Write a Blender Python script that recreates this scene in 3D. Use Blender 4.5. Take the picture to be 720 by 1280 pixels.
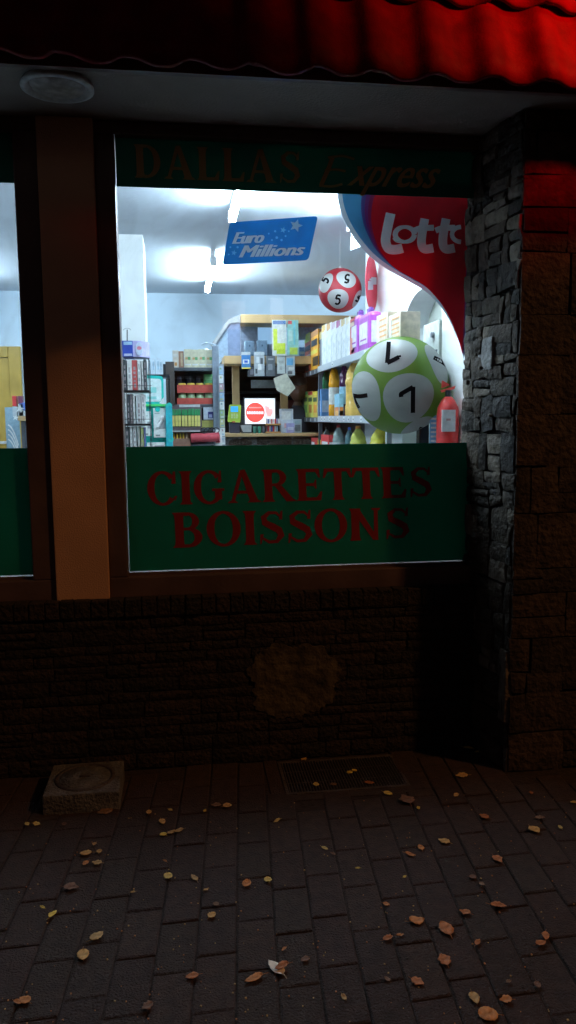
import bpy, bmesh, math, random
from mathutils import Vector, Matrix
random.seed(7)
S = bpy.context.scene
COL = S.collection
for o in list(bpy.data.objects): bpy.data.objects.remove(o)
PI = math.pi

# ------------------------------------------------------------ camera
F = 962.0; H = 1.5
p_, r_, y_ = math.radians(7.05), math.radians(-.43), math.radians(7.95)
fw = Vector((math.sin(y_)*math.cos(p_), math.cos(y_)*math.cos(p_), -math.sin(p_)))
rt0 = Vector((math.cos(y_), -math.sin(y_), 0)); up0 = rt0.cross(fw)
rt = math.cos(r_)*rt0 + math.sin(r_)*up0; up = -math.sin(r_)*rt0 + math.cos(r_)*up0
cam_d = bpy.data.cameras.new('camera'); cam = bpy.data.objects.new('camera', cam_d); COL.objects.link(cam)
cam_d.sensor_fit = 'VERTICAL'; cam_d.sensor_height = 36; cam_d.lens = F/1280*36
cam_d.clip_start = .05; cam_d.clip_end = 500
cam.matrix_world = Matrix(((rt.x, up.x, -fw.x, 0), (rt.y, up.y, -fw.y, 0), (rt.z, up.z, -fw.z, H), (0, 0, 0, 1)))
S.camera = cam
def ray(px, py): return (px-360)*rt + (640-py)*up + F*fw
def onY(px, py, Y): d = ray(px, py); return d*(Y/d.y) + Vector((0, 0, H))
def onX(px, py, X): d = ray(px, py); return d*(X/d.x) + Vector((0, 0, H))
def onZ(px, py, Z=0.): d = ray(px, py); return d*((Z-H)/d.z) + Vector((0, 0, H))

# ------------------------------------------------------------ night sky, lamps, exposure
W = bpy.data.worlds.new('World'); S.world = W; W.use_nodes = True
nt = W.node_tree; bg = nt.nodes['Background']
sky = nt.nodes.new('ShaderNodeTexSky'); sky.sky_type = 'NISHITA'; sky.sun_disc = False
sky.sun_elevation = math.radians(-3); sky.sun_rotation = math.radians(200)
mx = nt.nodes.new('ShaderNodeMixRGB'); mx.inputs[0].default_value = .93; mx.inputs[2].default_value = (.52, .30, .38, 1)
nt.links.new(sky.outputs[0], mx.inputs[1]); nt.links.new(mx.outputs[0], bg.inputs[0]); bg.inputs[1].default_value = .021

def lamp(name, kind, loc, power, col, size=.1, aim=None, **k):
    d = bpy.data.lights.new(name, kind); o = bpy.data.objects.new(name, d); COL.objects.link(o)
    o.location = loc; d.energy = power; d.color = col
    if kind in ('POINT', 'SPOT'): d.shadow_soft_size = size
    if aim is not None: o.rotation_euler = (Vector(aim)-Vector(loc)).to_track_quat('-Z', 'Y').to_euler()
    for a, v in k.items(): setattr(d, a, v)
    return o
lamp('sodium_street_lamp', 'SPOT', (7.3, -1.9, 8.4), 960, (1, .45, .15), .32, aim=(7.3, -1.9, 0), spot_size=math.radians(109), spot_blend=.03)
lamp('cool_fill_lamp', 'POINT', (-5.5, -1.8, 3.4), 12, (.85, .88, 1), .25)  # added fill for cool light from the left, no known source there
lamp('red_sign_lamp', 'SPOT', (1.98, 1.62, 3.15), 240, (1, .002, .008), .09, aim=(1.62, 2.72, 3.24), spot_size=math.radians(90), spot_blend=1)
VS = S.view_settings; VS.view_transform = 'Standard'; VS.look = 'None'; VS.exposure = 0; VS.gamma = 1
S.render.engine = 'CYCLES'
S.cycles.max_bounces = 8; S.cycles.transparent_max_bounces = 16; S.cycles.sample_clamp_indirect = 4
TUBE = 160.0

# ------------------------------------------------------------ helpers
def M(name, col, rough=.6, metal=0, var=0., vscale=8., bump=0., bscale=40., trans=0., emis=0., alpha=None, spec=.5):
    m = bpy.data.materials.new(name); m.use_nodes = True; n = m.node_tree; b = n.nodes['Principled BSDF']
    b.inputs['Base Color'].default_value = (*col, 1); b.inputs['Roughness'].default_value = rough; b.inputs['Metallic'].default_value = metal
    b.inputs['Specular IOR Level'].default_value = spec
    tc = n.nodes.new('ShaderNodeTexCoord')
    if var:
        no = n.nodes.new('ShaderNodeTexNoise'); no.inputs['Scale'].default_value = vscale; no.inputs['Detail'].default_value = 6
        n.links.new(tc.outputs['Object'], no.inputs['Vector'])
        rp = n.nodes.new('ShaderNodeValToRGB'); rp.color_ramp.elements[0].position = .3; rp.color_ramp.elements[1].position = .7
        rp.color_ramp.elements[0].color = (*[c*(1-var) for c in col], 1); rp.color_ramp.elements[1].color = (*[min(1, c*(1+var)) for c in col], 1)
        n.links.new(no.outputs[0], rp.inputs[0]); n.links.new(rp.outputs[0], b.inputs['Base Color'])
    if bump:
        no2 = n.nodes.new('ShaderNodeTexNoise'); no2.inputs['Scale'].default_value = bscale; no2.inputs['Detail'].default_value = 8
        n.links.new(tc.outputs['Object'], no2.inputs['Vector'])
        bp = n.nodes.new('ShaderNodeBump'); bp.inputs['Strength'].default_value = bump; bp.inputs['Distance'].default_value = .02
        n.links.new(no2.outputs[0], bp.inputs['Height']); n.links.new(bp.outputs[0], b.inputs['Normal'])
    if trans:
        t = n.nodes.new('ShaderNodeBsdfTranslucent'); t.inputs[0].default_value = (*col, 1)
        ms = n.nodes.new('ShaderNodeMixShader'); ms.inputs[0].default_value = trans
        out = n.nodes['Material Output']
        n.links.new(b.outputs[0], ms.inputs[1]); n.links.new(t.outputs[0], ms.inputs[2]); n.links.new(ms.outputs[0], out.inputs[0])
    if emis:
        b.inputs['Emission Color'].default_value = (*col, 1); b.inputs['Emission Strength'].default_value = emis
    return m
def glass_mat(name, tint=(1, 1, 1), refl=1.0):
    m = bpy.data.materials.new(name); m.use_nodes = True; n = m.node_tree; n.nodes.clear()
    out = n.nodes.new('ShaderNodeOutputMaterial'); t = n.nodes.new('ShaderNodeBsdfTransparent'); t.inputs[0].default_value = (*tint, 1)
    g = n.nodes.new('ShaderNodeBsdfGlossy'); g.inputs['Roughness'].default_value = .02
    fr = n.nodes.new('ShaderNodeFresnel'); fr.inputs[0].default_value = 1.45
    ms = n.nodes.new('ShaderNodeMixShader')
    if refl != 1:
        mu = n.nodes.new('ShaderNodeMath'); mu.operation = 'MULTIPLY'; mu.inputs[1].default_value = refl
        n.links.new(fr.outputs[0], mu.inputs[0]); n.links.new(mu.outputs[0], ms.inputs[0])
    else: n.links.new(fr.outputs[0], ms.inputs[0])
    n.links.new(t.outputs[0], ms.inputs[1]); n.links.new(g.outputs[0], ms.inputs[2]); n.links.new(ms.outputs[0], out.inputs[0])
    return m
_c = {}
def C(r, g, b, rough=.45, **k):           # small cached plain paint / print colours
    key = (r, g, b, rough, tuple(sorted(k.items())))
    k.setdefault('var', .16); k.setdefault('vscale', 38)
    if key not in _c: _c[key] = M('print_ink', (r, g, b), rough, **k)
    return _c[key]

class MB:
    def __init__(s): s.v = []; s.f = []; s.m = []; s.mats = []; s.sm = []
    def mi(s, mat):
        if mat not in s.mats: s.mats.append(mat)
        return s.mats.index(mat)
    def add(s, vs, fs, mat, smooth=False):
        o = len(s.v); s.v += [Vector(v) for v in vs]; i = s.mi(mat)
        for f in fs: s.f.append([o+a for a in f]); s.m.append(i); s.sm.append(smooth)
        return s
    def box(s, x0, x1, y0, y1, z0, z1, mat, bev=0., rot=0.):
        x0, x1 = min(x0, x1), max(x0, x1); y0, y1 = min(y0, y1), max(y0, y1); z0, z1 = min(z0, z1), max(z0, z1)
        b = min(bev, (x1-x0)*.45, (y1-y0)*.45, (z1-z0)*.45)
        if b <= 0:
            vs = [(x, y, z) for z in (z0, z1) for y in (y0, y1) for x in (x0, x1)]
            fs = [(0, 2, 3, 1), (4, 5, 7, 6), (0, 1, 5, 4), (2, 6, 7, 3), (0, 4, 6, 2), (1, 3, 7, 5)]
        else:
            bm = bmesh.new(); bmesh.ops.create_cube(bm, size=1)
            for v in bm.verts: v.co = Vector(((x0+x1)/2+v.co.x*(x1-x0), (y0+y1)/2+v.co.y*(y1-y0), (z0+z1)/2+v.co.z*(z1-z0)))
            bmesh.ops.bevel(bm, geom=bm.edges[:], offset=b, segments=2, affect='EDGES', profile=.6)
            bm.verts.index_update(); vs = [v.co.copy() for v in bm.verts]; fs = [[v.index for v in f.verts] for f in bm.faces]; bm.free()
        if rot:
            c = Vector(((x0+x1)/2, (y0+y1)/2, 0)); R = Matrix.Rotation(rot, 3, 'Z'); vs = [R @ (Vector(v)-c)+c for v in vs]
        return s.add(vs, fs, mat)
    def prism(s, pts, thick, mat, n=None):   # pts: 3D loop in a plane, thick along n
        pts = [Vector(p) for p in pts]; k = len(pts)
        if n is None:
            n = Vector((0, 0, 0))
            for i in range(k): n += pts[i].cross(pts[(i+1) % k])
            n.normalize()
        n = Vector(n)*thick
        bm = bmesh.new(); a = [bm.verts.new(p) for p in pts]; f = bm.faces.new(a)
        r = bmesh.ops.extrude_face_region(bm, geom=[f]); nv = [g for g in r['geom'] if isinstance(g, bmesh.types.BMVert)]
        for v in nv: v.co += n
        bmesh.ops.recalc_face_normals(bm, faces=bm.faces)
        bmesh.ops.triangulate(bm, faces=[q for q in bm.faces if len(q.verts) > 4])
        bm.verts.index_update(); vs = [v.co.copy() for v in bm.verts]; fs = [[v.index for v in q.verts] for q in bm.faces]; bm.free()
        return s.add(vs, fs, mat)
    def tube(s, a, b, r0, mat, r1=None, n=12, cap=True):
        a, b = Vector(a), Vector(b); r1 = r0 if r1 is None else r1
        d = (b-a).normalized(); u = d.orthogonal().normalized(); w = d.cross(u)
        vs = [q+(u*math.cos(2*PI*i/n)+w*math.sin(2*PI*i/n))*r for q, r in ((a, r0), (b, r1)) for i in range(n)]
        fs = [(i, (i+1) % n, n+(i+1) % n, n+i) for i in range(n)]
        s.add(vs, fs, mat, True)
        if cap: s.add(vs, [tuple(range(n))[::-1], tuple(range(n, 2*n))], mat)
        return s
    def lathe(s, c, prof, mat, n=16, sx=1., sy=1.):
        c = Vector(c); vs = [c+Vector((r*sx*math.cos(2*PI*i/n), r*sy*math.sin(2*PI*i/n), z)) for r, z in prof for i in range(n)]
        fs = [(j*n+i, j*n+(i+1) % n, (j+1)*n+(i+1) % n, (j+1)*n+i) for j in range(len(prof)-1) for i in range(n)]
        s.add(vs, fs, mat, True)
        s.add(vs[:n], [tuple(range(n))[::-1]], mat); s.add(vs[-n:], [tuple(range(n))], mat)
        return s
    def wire(s, pts, r, mat, n=6):
        for a, b in zip(pts[:-1], pts[1:]): s.tube(a, b, r, mat, n=n)
        return s
    def build(s, name, parent=None, loc=None):
        root = parent
        base = Vector(loc) if loc is not None else Vector((0, 0, 0))
        if root is not None: base = Vector(root.get('_b', (0, 0, 0)))
        me = bpy.data.meshes.new(name); me.from_pydata([v-base for v in s.v], [], s.f)
        for m in s.mats: me.materials.append(m)
        for i, p in enumerate(me.polygons): p.material_index = s.m[i]; p.use_smooth = s.sm[i]
        me.update(); o = bpy.data.objects.new(name, me); COL.objects.link(o)
        o['_b'] = tuple(base)
        if parent is None: o.location = base
        else: o.parent = parent
        return o
def tag(o, label, cat, group=None):
    o['label'] = label; o['category'] = cat
    if group: o['group'] = group
    return o
def thing(name, label, cat, loc, group=None):
    o = bpy.data.objects.new(name, None); COL.objects.link(o); o.location = loc; o['_b'] = tuple(loc); o.empty_display_size = .1
    return tag(o, label, cat, group)
def struct(o): o['kind'] = 'structure'; return o

# ------------------------------------------------------------ materials of the setting
m_frame = M('dark_brown_frame_paint', (.10, .062, .055), .42, var=.25, vscale=6, bump=.08, bscale=60)
m_panel = M('beige_mullion_paint', (.58, .33, .19), .7, var=.12, vscale=3, bump=.25, bscale=180)
m_soffit = M('grey_soffit_boards', (.24, .20, .18), .8, var=.18, vscale=3.5, bump=.2, bscale=90)
m_tile = M('red_clay_tile', (.12, .0022, .004), .6, spec=.12, var=.3, vscale=14, bump=.12, bscale=120)
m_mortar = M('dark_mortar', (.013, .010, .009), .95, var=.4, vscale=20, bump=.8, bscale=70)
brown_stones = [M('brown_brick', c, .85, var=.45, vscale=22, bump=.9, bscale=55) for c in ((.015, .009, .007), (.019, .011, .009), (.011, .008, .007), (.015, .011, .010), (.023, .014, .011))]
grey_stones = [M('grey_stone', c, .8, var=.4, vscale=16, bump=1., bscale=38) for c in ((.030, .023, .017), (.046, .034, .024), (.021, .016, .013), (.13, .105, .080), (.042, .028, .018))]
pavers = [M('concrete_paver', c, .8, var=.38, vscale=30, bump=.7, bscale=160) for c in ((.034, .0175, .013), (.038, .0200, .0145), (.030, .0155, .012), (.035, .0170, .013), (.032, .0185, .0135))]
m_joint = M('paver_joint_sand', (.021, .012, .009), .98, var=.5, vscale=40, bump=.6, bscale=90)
m_wallin = M('pale_blue_interior_paint', (.60, .72, .82), .8, var=.04, vscale=1.5)
m_white = M('white_interior_plaster', (.86, .88, .88), .75, var=.05, vscale=2.5, bump=.04, bscale=60)
m_ceil = M('white_ceiling', (.60, .66, .73), .85, var=.07, vscale=1.3, bump=.1, bscale=30)
m_floor = M('grey_shop_floor', (.46, .46, .46), .4, var=.15, vscale=6)
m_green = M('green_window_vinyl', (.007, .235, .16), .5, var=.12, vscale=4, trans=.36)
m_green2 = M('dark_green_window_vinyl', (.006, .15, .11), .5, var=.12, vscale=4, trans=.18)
m_lred = M('red_vinyl_lettering', (.26, .016, .018), .5)
m_lgold = M('gold_vinyl_lettering', (.50, .29, .10), .5)
m_glass = glass_mat('window_glass', (.97, .98, .98), 1.3)
_n = m_glass.node_tree; _o = _n.nodes['Material Output']; _old = _o.inputs[0].links[0].from_socket
_d = _n.nodes.new('ShaderNodeBsdfDiffuse'); _d.inputs[0].default_value = (.5, .5, .5, 1); _nz = _n.nodes.new('ShaderNodeTexNoise'); _nz.inputs['Scale'].default_value = 5; _nz.inputs['Detail'].default_value = 9; _nz.inputs['Distortion'].default_value = 1.5
_tc = _n.nodes.new('ShaderNodeTexCoord'); _mr = _n.nodes.new('ShaderNodeMapRange'); _mr.inputs['From Min'].default_value = .45; _mr.inputs['From Max'].default_value = .8; _mr.inputs['To Max'].default_value = .16
_ms = _n.nodes.new('ShaderNodeMixShader'); _n.links.new(_tc.outputs['Object'], _nz.inputs['Vector']); _n.links.new(_nz.outputs[0], _mr.inputs[0]); _n.links.new(_mr.outputs[0], _ms.inputs[0]); _n.links.new(_old, _ms.inputs[1]); _n.links.new(_d.outputs[0], _ms.inputs[2]); _n.links.new(_ms.outputs[0], _o.inputs[0])
m_glassc = glass_mat('cabinet_glass', (.80, .86, .92), .7)
m_steel = M('dark_grey_shelf_metal', (.10, .115, .135), .4, .3)
m_lsteel = M('light_grey_shelf_metal', (.52, .56, .60), .4, .1)
m_wood = M('light_wood', (.55, .36, .17), .5, var=.2, vscale=5)
m_black = M('black_plastic', (.012, .013, .016), .35)
m_dark = M('dark_booth_laminate', (.022, .022, .028), .5)
m_conc = M('weathered_concrete', (.11, .11, .112), .9, var=.4, vscale=18, bump=.8, bscale=80)
m_iron = M('rusty_cast_iron', (.06, .05, .05), .6, .1, var=.4, vscale=30, bump=.5, bscale=90)

# ------------------------------------------------------------ ground
YW = 3.21      # wall face; glass plane YG
YG = 3.30
g = MB(); g.add([(-40, -40, -.006), (40, -40, -.006), (40, YW+.1, -.006), (-40, YW+.1, -.006)], [(0, 1, 2, 3)], m_joint)
ground = struct(g.build('ground'))
pv = MB()
def paver_field(mb):
    bw, bl, gap = .1135, .212, .0042
    th = math.radians(-4.5); c, s = math.cos(th), math.sin(th); tu = math.radians(1.5); cu, su = math.cos(tu), math.sin(tu)
    for i in range(-34, 36):
        off = (i % 2)*bl/2 + (.03*math.sin(i*2.1))
        for j in range(-17, 20):
            u0, v0 = i*bw, j*bl+off
            cx, cy = .4+(u0+bw/2)*cu - (v0+bl/2)*s, 1.2+(u0+bw/2)*su + (v0+bl/2)*c
            if not (-3.4 < cx < 3.9 and .2 < cy < YW-.02): continue
            if .33 < cx < .93 and 2.84 < cy < YW: continue
            if cx > 1.30 and cy > 2.86: continue
            a = th+random.gauss(0, .006); ca, sa = math.cos(a), math.sin(a)
            hw, hl = (bw-gap)/2-random.random()*.001, (bl-gap)/2-random.random()*.0015
            h = .0+random.gauss(0, .0012); ch = .004; tx, ty = random.gauss(0, .006), random.gauss(0, .006)
            vs = []
            for (k, zz) in ((0, -.02), (0, h-ch*.8), (ch, h)):
                for sx, sy in ((-1, -1), (1, -1), (1, 1), (-1, 1)):
                    x, y = sx*(hw-k), sy*(hl-k); vs.append((cx+x*ca-y*sa, cy+x*math.sin(tu+a-th)+y*ca, zz+x*tx+y*ty))
            fs = [(q+i0, q+(i0+1) % 4, q+4+(i0+1) % 4, q+4+i0) for q in (0, 4) for i0 in range(4)] + [(8, 9, 10, 11)]
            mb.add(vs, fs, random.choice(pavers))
paver_field(pv)
# cement screed round the grate
pv.box(.33, .385, 2.86, YW, -.02, -.001, pavers[0]); pv.box(.905, .955, 2.86, YW, -.02, -.001, pavers[2]); pv.box(.385, .905, 2.84, 2.885, -.02, -.0015, pavers[4])
struct(pv.build('pavement'))
# outlying flags so that the ground reads beyond the frame
pv2 = MB()
for i in range(-14, 15):
    for j in range(-14, 1):
        if -3.3 < i*.9 < 3.3 and j*.6 > -.3: continue
        pv2.box(i*.9-.445, i*.9+.445, j*.6-.295, j*.6+.295, -.03, random.gauss(-.002, .001), random.choice(pavers), .008)
struct(pv2.build('pavement'))

# ------------------------------------------------------------ building
B = thing('shop_building', 'corner shop with dark brown windows, brown brick base, stone pier and red tiled eaves', 'shop', (0, YW, 0))
def masonry(mb, O, U, V, N, w, h, rows, lens, mats, gap=.008, depth=.03, jit=.012, relief=.02, ragged=0., cham=1.):
    O, U, V, N = map(Vector, (O, U, V, N)); z = 0
    while z < h-.012:
        rh = min(random.uniform(*rows), h-z)
        if h-z-rh < rows[0]*.5: rh = h-z
        x = -random.random()*lens[0]*.6
        while x < w:
            L = random.uniform(*lens); x0, x1 = max(x, 0), min(x+L, w)
            if w-x1 < lens[0]*.3: x1 = w; L = w-x
            if x1-x0 > .015:
                d = depth+random.gauss(0, relief)
                z0, z1 = z+gap/2, z+rh-gap/2
                if ragged and random.random() < ragged and rh > rows[0]*1.4:
                    zm = z0+(z1-z0)*random.uniform(.35, .65); parts = ((z0, zm-gap/2), (zm+gap/2, z1))
                else: parts = ((z0, z1),)
                for (a, b) in parts:
                    d = max(.006, depth+random.gauss(0, relief)); k = min(.010, (b-a)*.22, (x1-x0)*.2)
                    nx, nz = 4, 3; P0 = []
                    q = lambda: random.gauss(0, jit*.35)
                    bl_ = [(x0+gap/2+q(), a+q()), (x1-gap/2+q(), a+q()), (x1-gap/2+q(), b+q()), (x0+gap/2+q(), b+q())]
                    def bil(s, t, c): return ((c[0][0]*(1-s)+c[1][0]*s)*(1-t)+(c[3][0]*(1-s)+c[2][0]*s)*t, (c[0][1]*(1-s)+c[1][1]*s)*(1-t)+(c[3][1]*(1-s)+c[2][1]*s)*t)
                    vs = [O+U*c[0]+V*c[1]-N*.02 for c in bl_]
                    for jj in range(nz+1):
                        for ii in range(nx+1):
                            s_, t_ = ii/nx, jj/nz; e = (ii in (0, nx)) + (jj in (0, nz))
                            sx = min(max(s_, 0), 1); c = bil(sx, t_, bl_)
                            cc = ((bl_[0][0]+bl_[2][0])/2, (bl_[0][1]+bl_[2][1])/2)
                            dd = d - (k*.9*cham if e == 1 else k*1.7*cham if e == 2 else 0) + random.gauss(0, relief*.14)
                            vs.append(O+U*(c[0])+V*(c[1])+N*dd)
                    fs = []
                    for jj in range(nz):
                        for ii in range(nx):
                            b0 = 4+jj*(nx+1)+ii; fs.append((b0, b0+1, b0+nx+2, b0+nx+1))
                    bot = [4+i for i in range(nx+1)]; top = [4+nz*(nx+1)+i for i in range(nx+1)]
                    lef = [4+j*(nx+1) for j in range(nz+1)]; rig = [4+j*(nx+1)+nx for j in range(nz+1)]
                    fs += [tuple([1, 0]+bot), tuple([3, 2]+top[::-1]), tuple([0, 3]+lef[::-1]), tuple([2, 1]+rig)]
                    mb.add(vs, fs, random.choice(mats))
            x += L
        z += rh
Zs = .732       # top of the brick base
wb = MB(); wb.box(-5, 1.30, YW+.005, YW+.25, -.05, Zs, m_mortar)
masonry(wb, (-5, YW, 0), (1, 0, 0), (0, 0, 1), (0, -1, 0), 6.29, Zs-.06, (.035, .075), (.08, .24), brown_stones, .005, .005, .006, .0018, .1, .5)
wall = wb.build('base_wall', B)
sl = MB()
x = -5
while x < 1.28:
    w_ = random.uniform(.055, .07); sl.box(x, min(x+w_-.006, 1.285), YW-.014+random.gauss(0, .002), YG-.02, Zs-.055, Zs+.018+random.gauss(0, .0015), random.choice(brown_stones), .004); x += w_
sl.box(-5, 1.285, YW-.008, YG+.1, Zs-.06, Zs+.008, m_mortar)
sl.build('brick_sill', B)
# plaster patch on the base wall
pp = MB()
cx_, cz_ = onY(368, 852, YW-.02).x, onY(368, 852, YW-.02).z
ring = []
for i in range(90):
    a = 2*PI*i/90; rr = random.uniform(-.05, .05)+.97+.05*math.sin(3*a+1)+.05*math.sin(7*a)+.03*math.sin(13*a+2)+.10*abs(math.sin(2*a))
    ring.append((cx_+.185*rr*math.cos(a)*(1.05), YW-.0085, cz_+.165*rr*math.sin(a)))
pp.prism(ring, .010, M('ochre_plaster_patch', (.066, .050, .028), .95, var=.6, vscale=13, bump=1., bscale=24), n=(0, 1, 0))
o = pp.build('plaster_patch', B); o['label'] = 'pale ochre plaster patch smeared on the dark brick base below the window'

# stone pier
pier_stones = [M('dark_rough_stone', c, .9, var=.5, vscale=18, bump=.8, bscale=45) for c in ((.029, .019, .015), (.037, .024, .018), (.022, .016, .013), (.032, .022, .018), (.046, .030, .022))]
Xp, Yp = 1.345, 2.945
pr = MB(); pr.box(Xp+.03, 5, Yp+.03, YG+.6, -.05, 2.70, m_mortar)
side = [(1.266, YG+.05), (Xp-.004, Yp)]
U = Vector((side[1][0]-side[0][0], side[1][1]-side[0][1], 0)); L_ = U.length; U.normalize(); N_ = Vector((-abs(U.y), -U.x, 0)); N_ = Vector((U.y, -U.x, 0)); N_ = N_ if N_.x < 0 else -N_
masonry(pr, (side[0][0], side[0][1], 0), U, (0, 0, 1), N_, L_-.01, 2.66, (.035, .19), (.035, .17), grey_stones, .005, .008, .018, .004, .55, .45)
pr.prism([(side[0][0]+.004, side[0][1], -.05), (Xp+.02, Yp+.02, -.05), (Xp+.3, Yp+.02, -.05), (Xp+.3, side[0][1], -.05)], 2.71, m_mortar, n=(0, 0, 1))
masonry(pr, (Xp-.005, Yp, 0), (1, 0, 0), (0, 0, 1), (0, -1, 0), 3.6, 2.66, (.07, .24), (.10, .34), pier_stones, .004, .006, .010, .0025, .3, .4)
# small pale pebbles caught in the joints
for (px, py, w) in ((623, 447, 7), (612, 519, 4), (620, 519, 6), (600, 460, 4), (624, 696, 4), (617, 742, 3), (583, 478, 6)):
    q = onY(px, py, 3.11); s_ = w/900*3.1
    pr.box(q.x-.006, q.x+.012, 3.11-s_*.6, 3.11+s_*.6, q.z-s_*.5, q.z+s_*.5, grey_stones[3], .006)
# long lighter quoin low on the corner
q0, q1 = onY(632, 815, 2.95), onY(632, 905, 2.95)
pr.box(Xp-.022, Xp+.01, Yp+.005, Yp+.075, q1.z, q0.z, grey_stones[3], .006)
# pale large stone
q0, q1 = onY(590, 420, 3.12), onY(590, 462, 3.12)
pr.box(1.288, 1.33, 3.10, 3.25, q1.z, q0.z, M('pale_blue_stone', (.22, .215, .21), .8, var=.3, vscale=14, bump=1., bscale=40), .012)
pr.build('stone_pier', B)

# soffit, wall above
sf = MB(); sf.box(-5, 5, 2.66, YG+.2, 2.665, 2.70, m_soffit)
for k in range(9): pass
sf.build('soffit', B)
up_ = MB(); up_.box(-5, 5, YG+.21, YG+.45, 2.60, 4.4, m_mortar); up_.build('upper_wall', B)

# windows: frames, mullion, glass, vinyl
ZT = onY(145, 140, YG-.03).z; ZT = min(ZT, 2.662)
zg0, zg1 = .800, 2.600
def framebar(mb, x0, x1, z0, z1, y0=YG-.045, y1=YG+.05): mb.box(x0, x1, y0, y1, z0, z1, m_frame, .006)
def onG(px, py, Y=None): return onY(px, py, Y or YG-.004)
xm0, xm1 = onY(57, 440, YG-.06).x, onY(126, 440, YG-.06).x       # beige mullion panel
xl0, xl1 = onG(30, 440).x, onG(152, 440).x                       # glass edges either side
XR = 1.285
mu = MB(); mu.box(xm0, xm1, YG-.062, YG+.06, Zs+.014, 2.663, m_panel, .004); mu.build('mullion_panel', B)
zb = onG(360, 712).z; zt = onG(150, 172).z
def window(xa, xb, left_edge, right_edge, letters):
    Wd = thing('window', '', 'x', (0, 0, 0)); del Wd['label']; del Wd['category']
    Wd.parent = B; Wd.location = (0, 0, 0); Wd['_b'] = B['_b']
    fr = MB()
    framebar(fr, xa, xb, Zs+.012, zb); framebar(fr, xa, xb, zt, 2.662)
    if left_edge: framebar(fr, xa, left_edge, zb, zt)
    if right_edge: framebar(fr, right_edge, xb, zb, zt)
    fr.box((left_edge or xa), (right_edge or xb), YG-.012, YG+.03, zb, zb+.012, m_frame); fr.build('frame', Wd)
    gl = MB(); ga, gb = (left_edge or xa), (right_edge or xb)
    gl.add([(ga, YG, zb), (gb, YG, zb), (gb, YG, zt), (ga, YG, zt)], [(0, 1, 2, 3)], m_glass)
    gl.build('pane', Wd)
    z1 = onG(360, 556).z; z2 = onG(360, 240).z
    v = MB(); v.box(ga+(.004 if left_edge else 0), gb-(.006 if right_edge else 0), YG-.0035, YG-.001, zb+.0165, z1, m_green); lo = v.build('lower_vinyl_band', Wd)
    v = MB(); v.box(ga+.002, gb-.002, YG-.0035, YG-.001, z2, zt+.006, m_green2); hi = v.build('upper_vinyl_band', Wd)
    return Wd, lo, hi
Wm, vlo, vhi = window(xm1+.001, XR, xl1, None, True)
Wl, _, _ = window(-5, xm0-.001, None, xl0, False)

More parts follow.
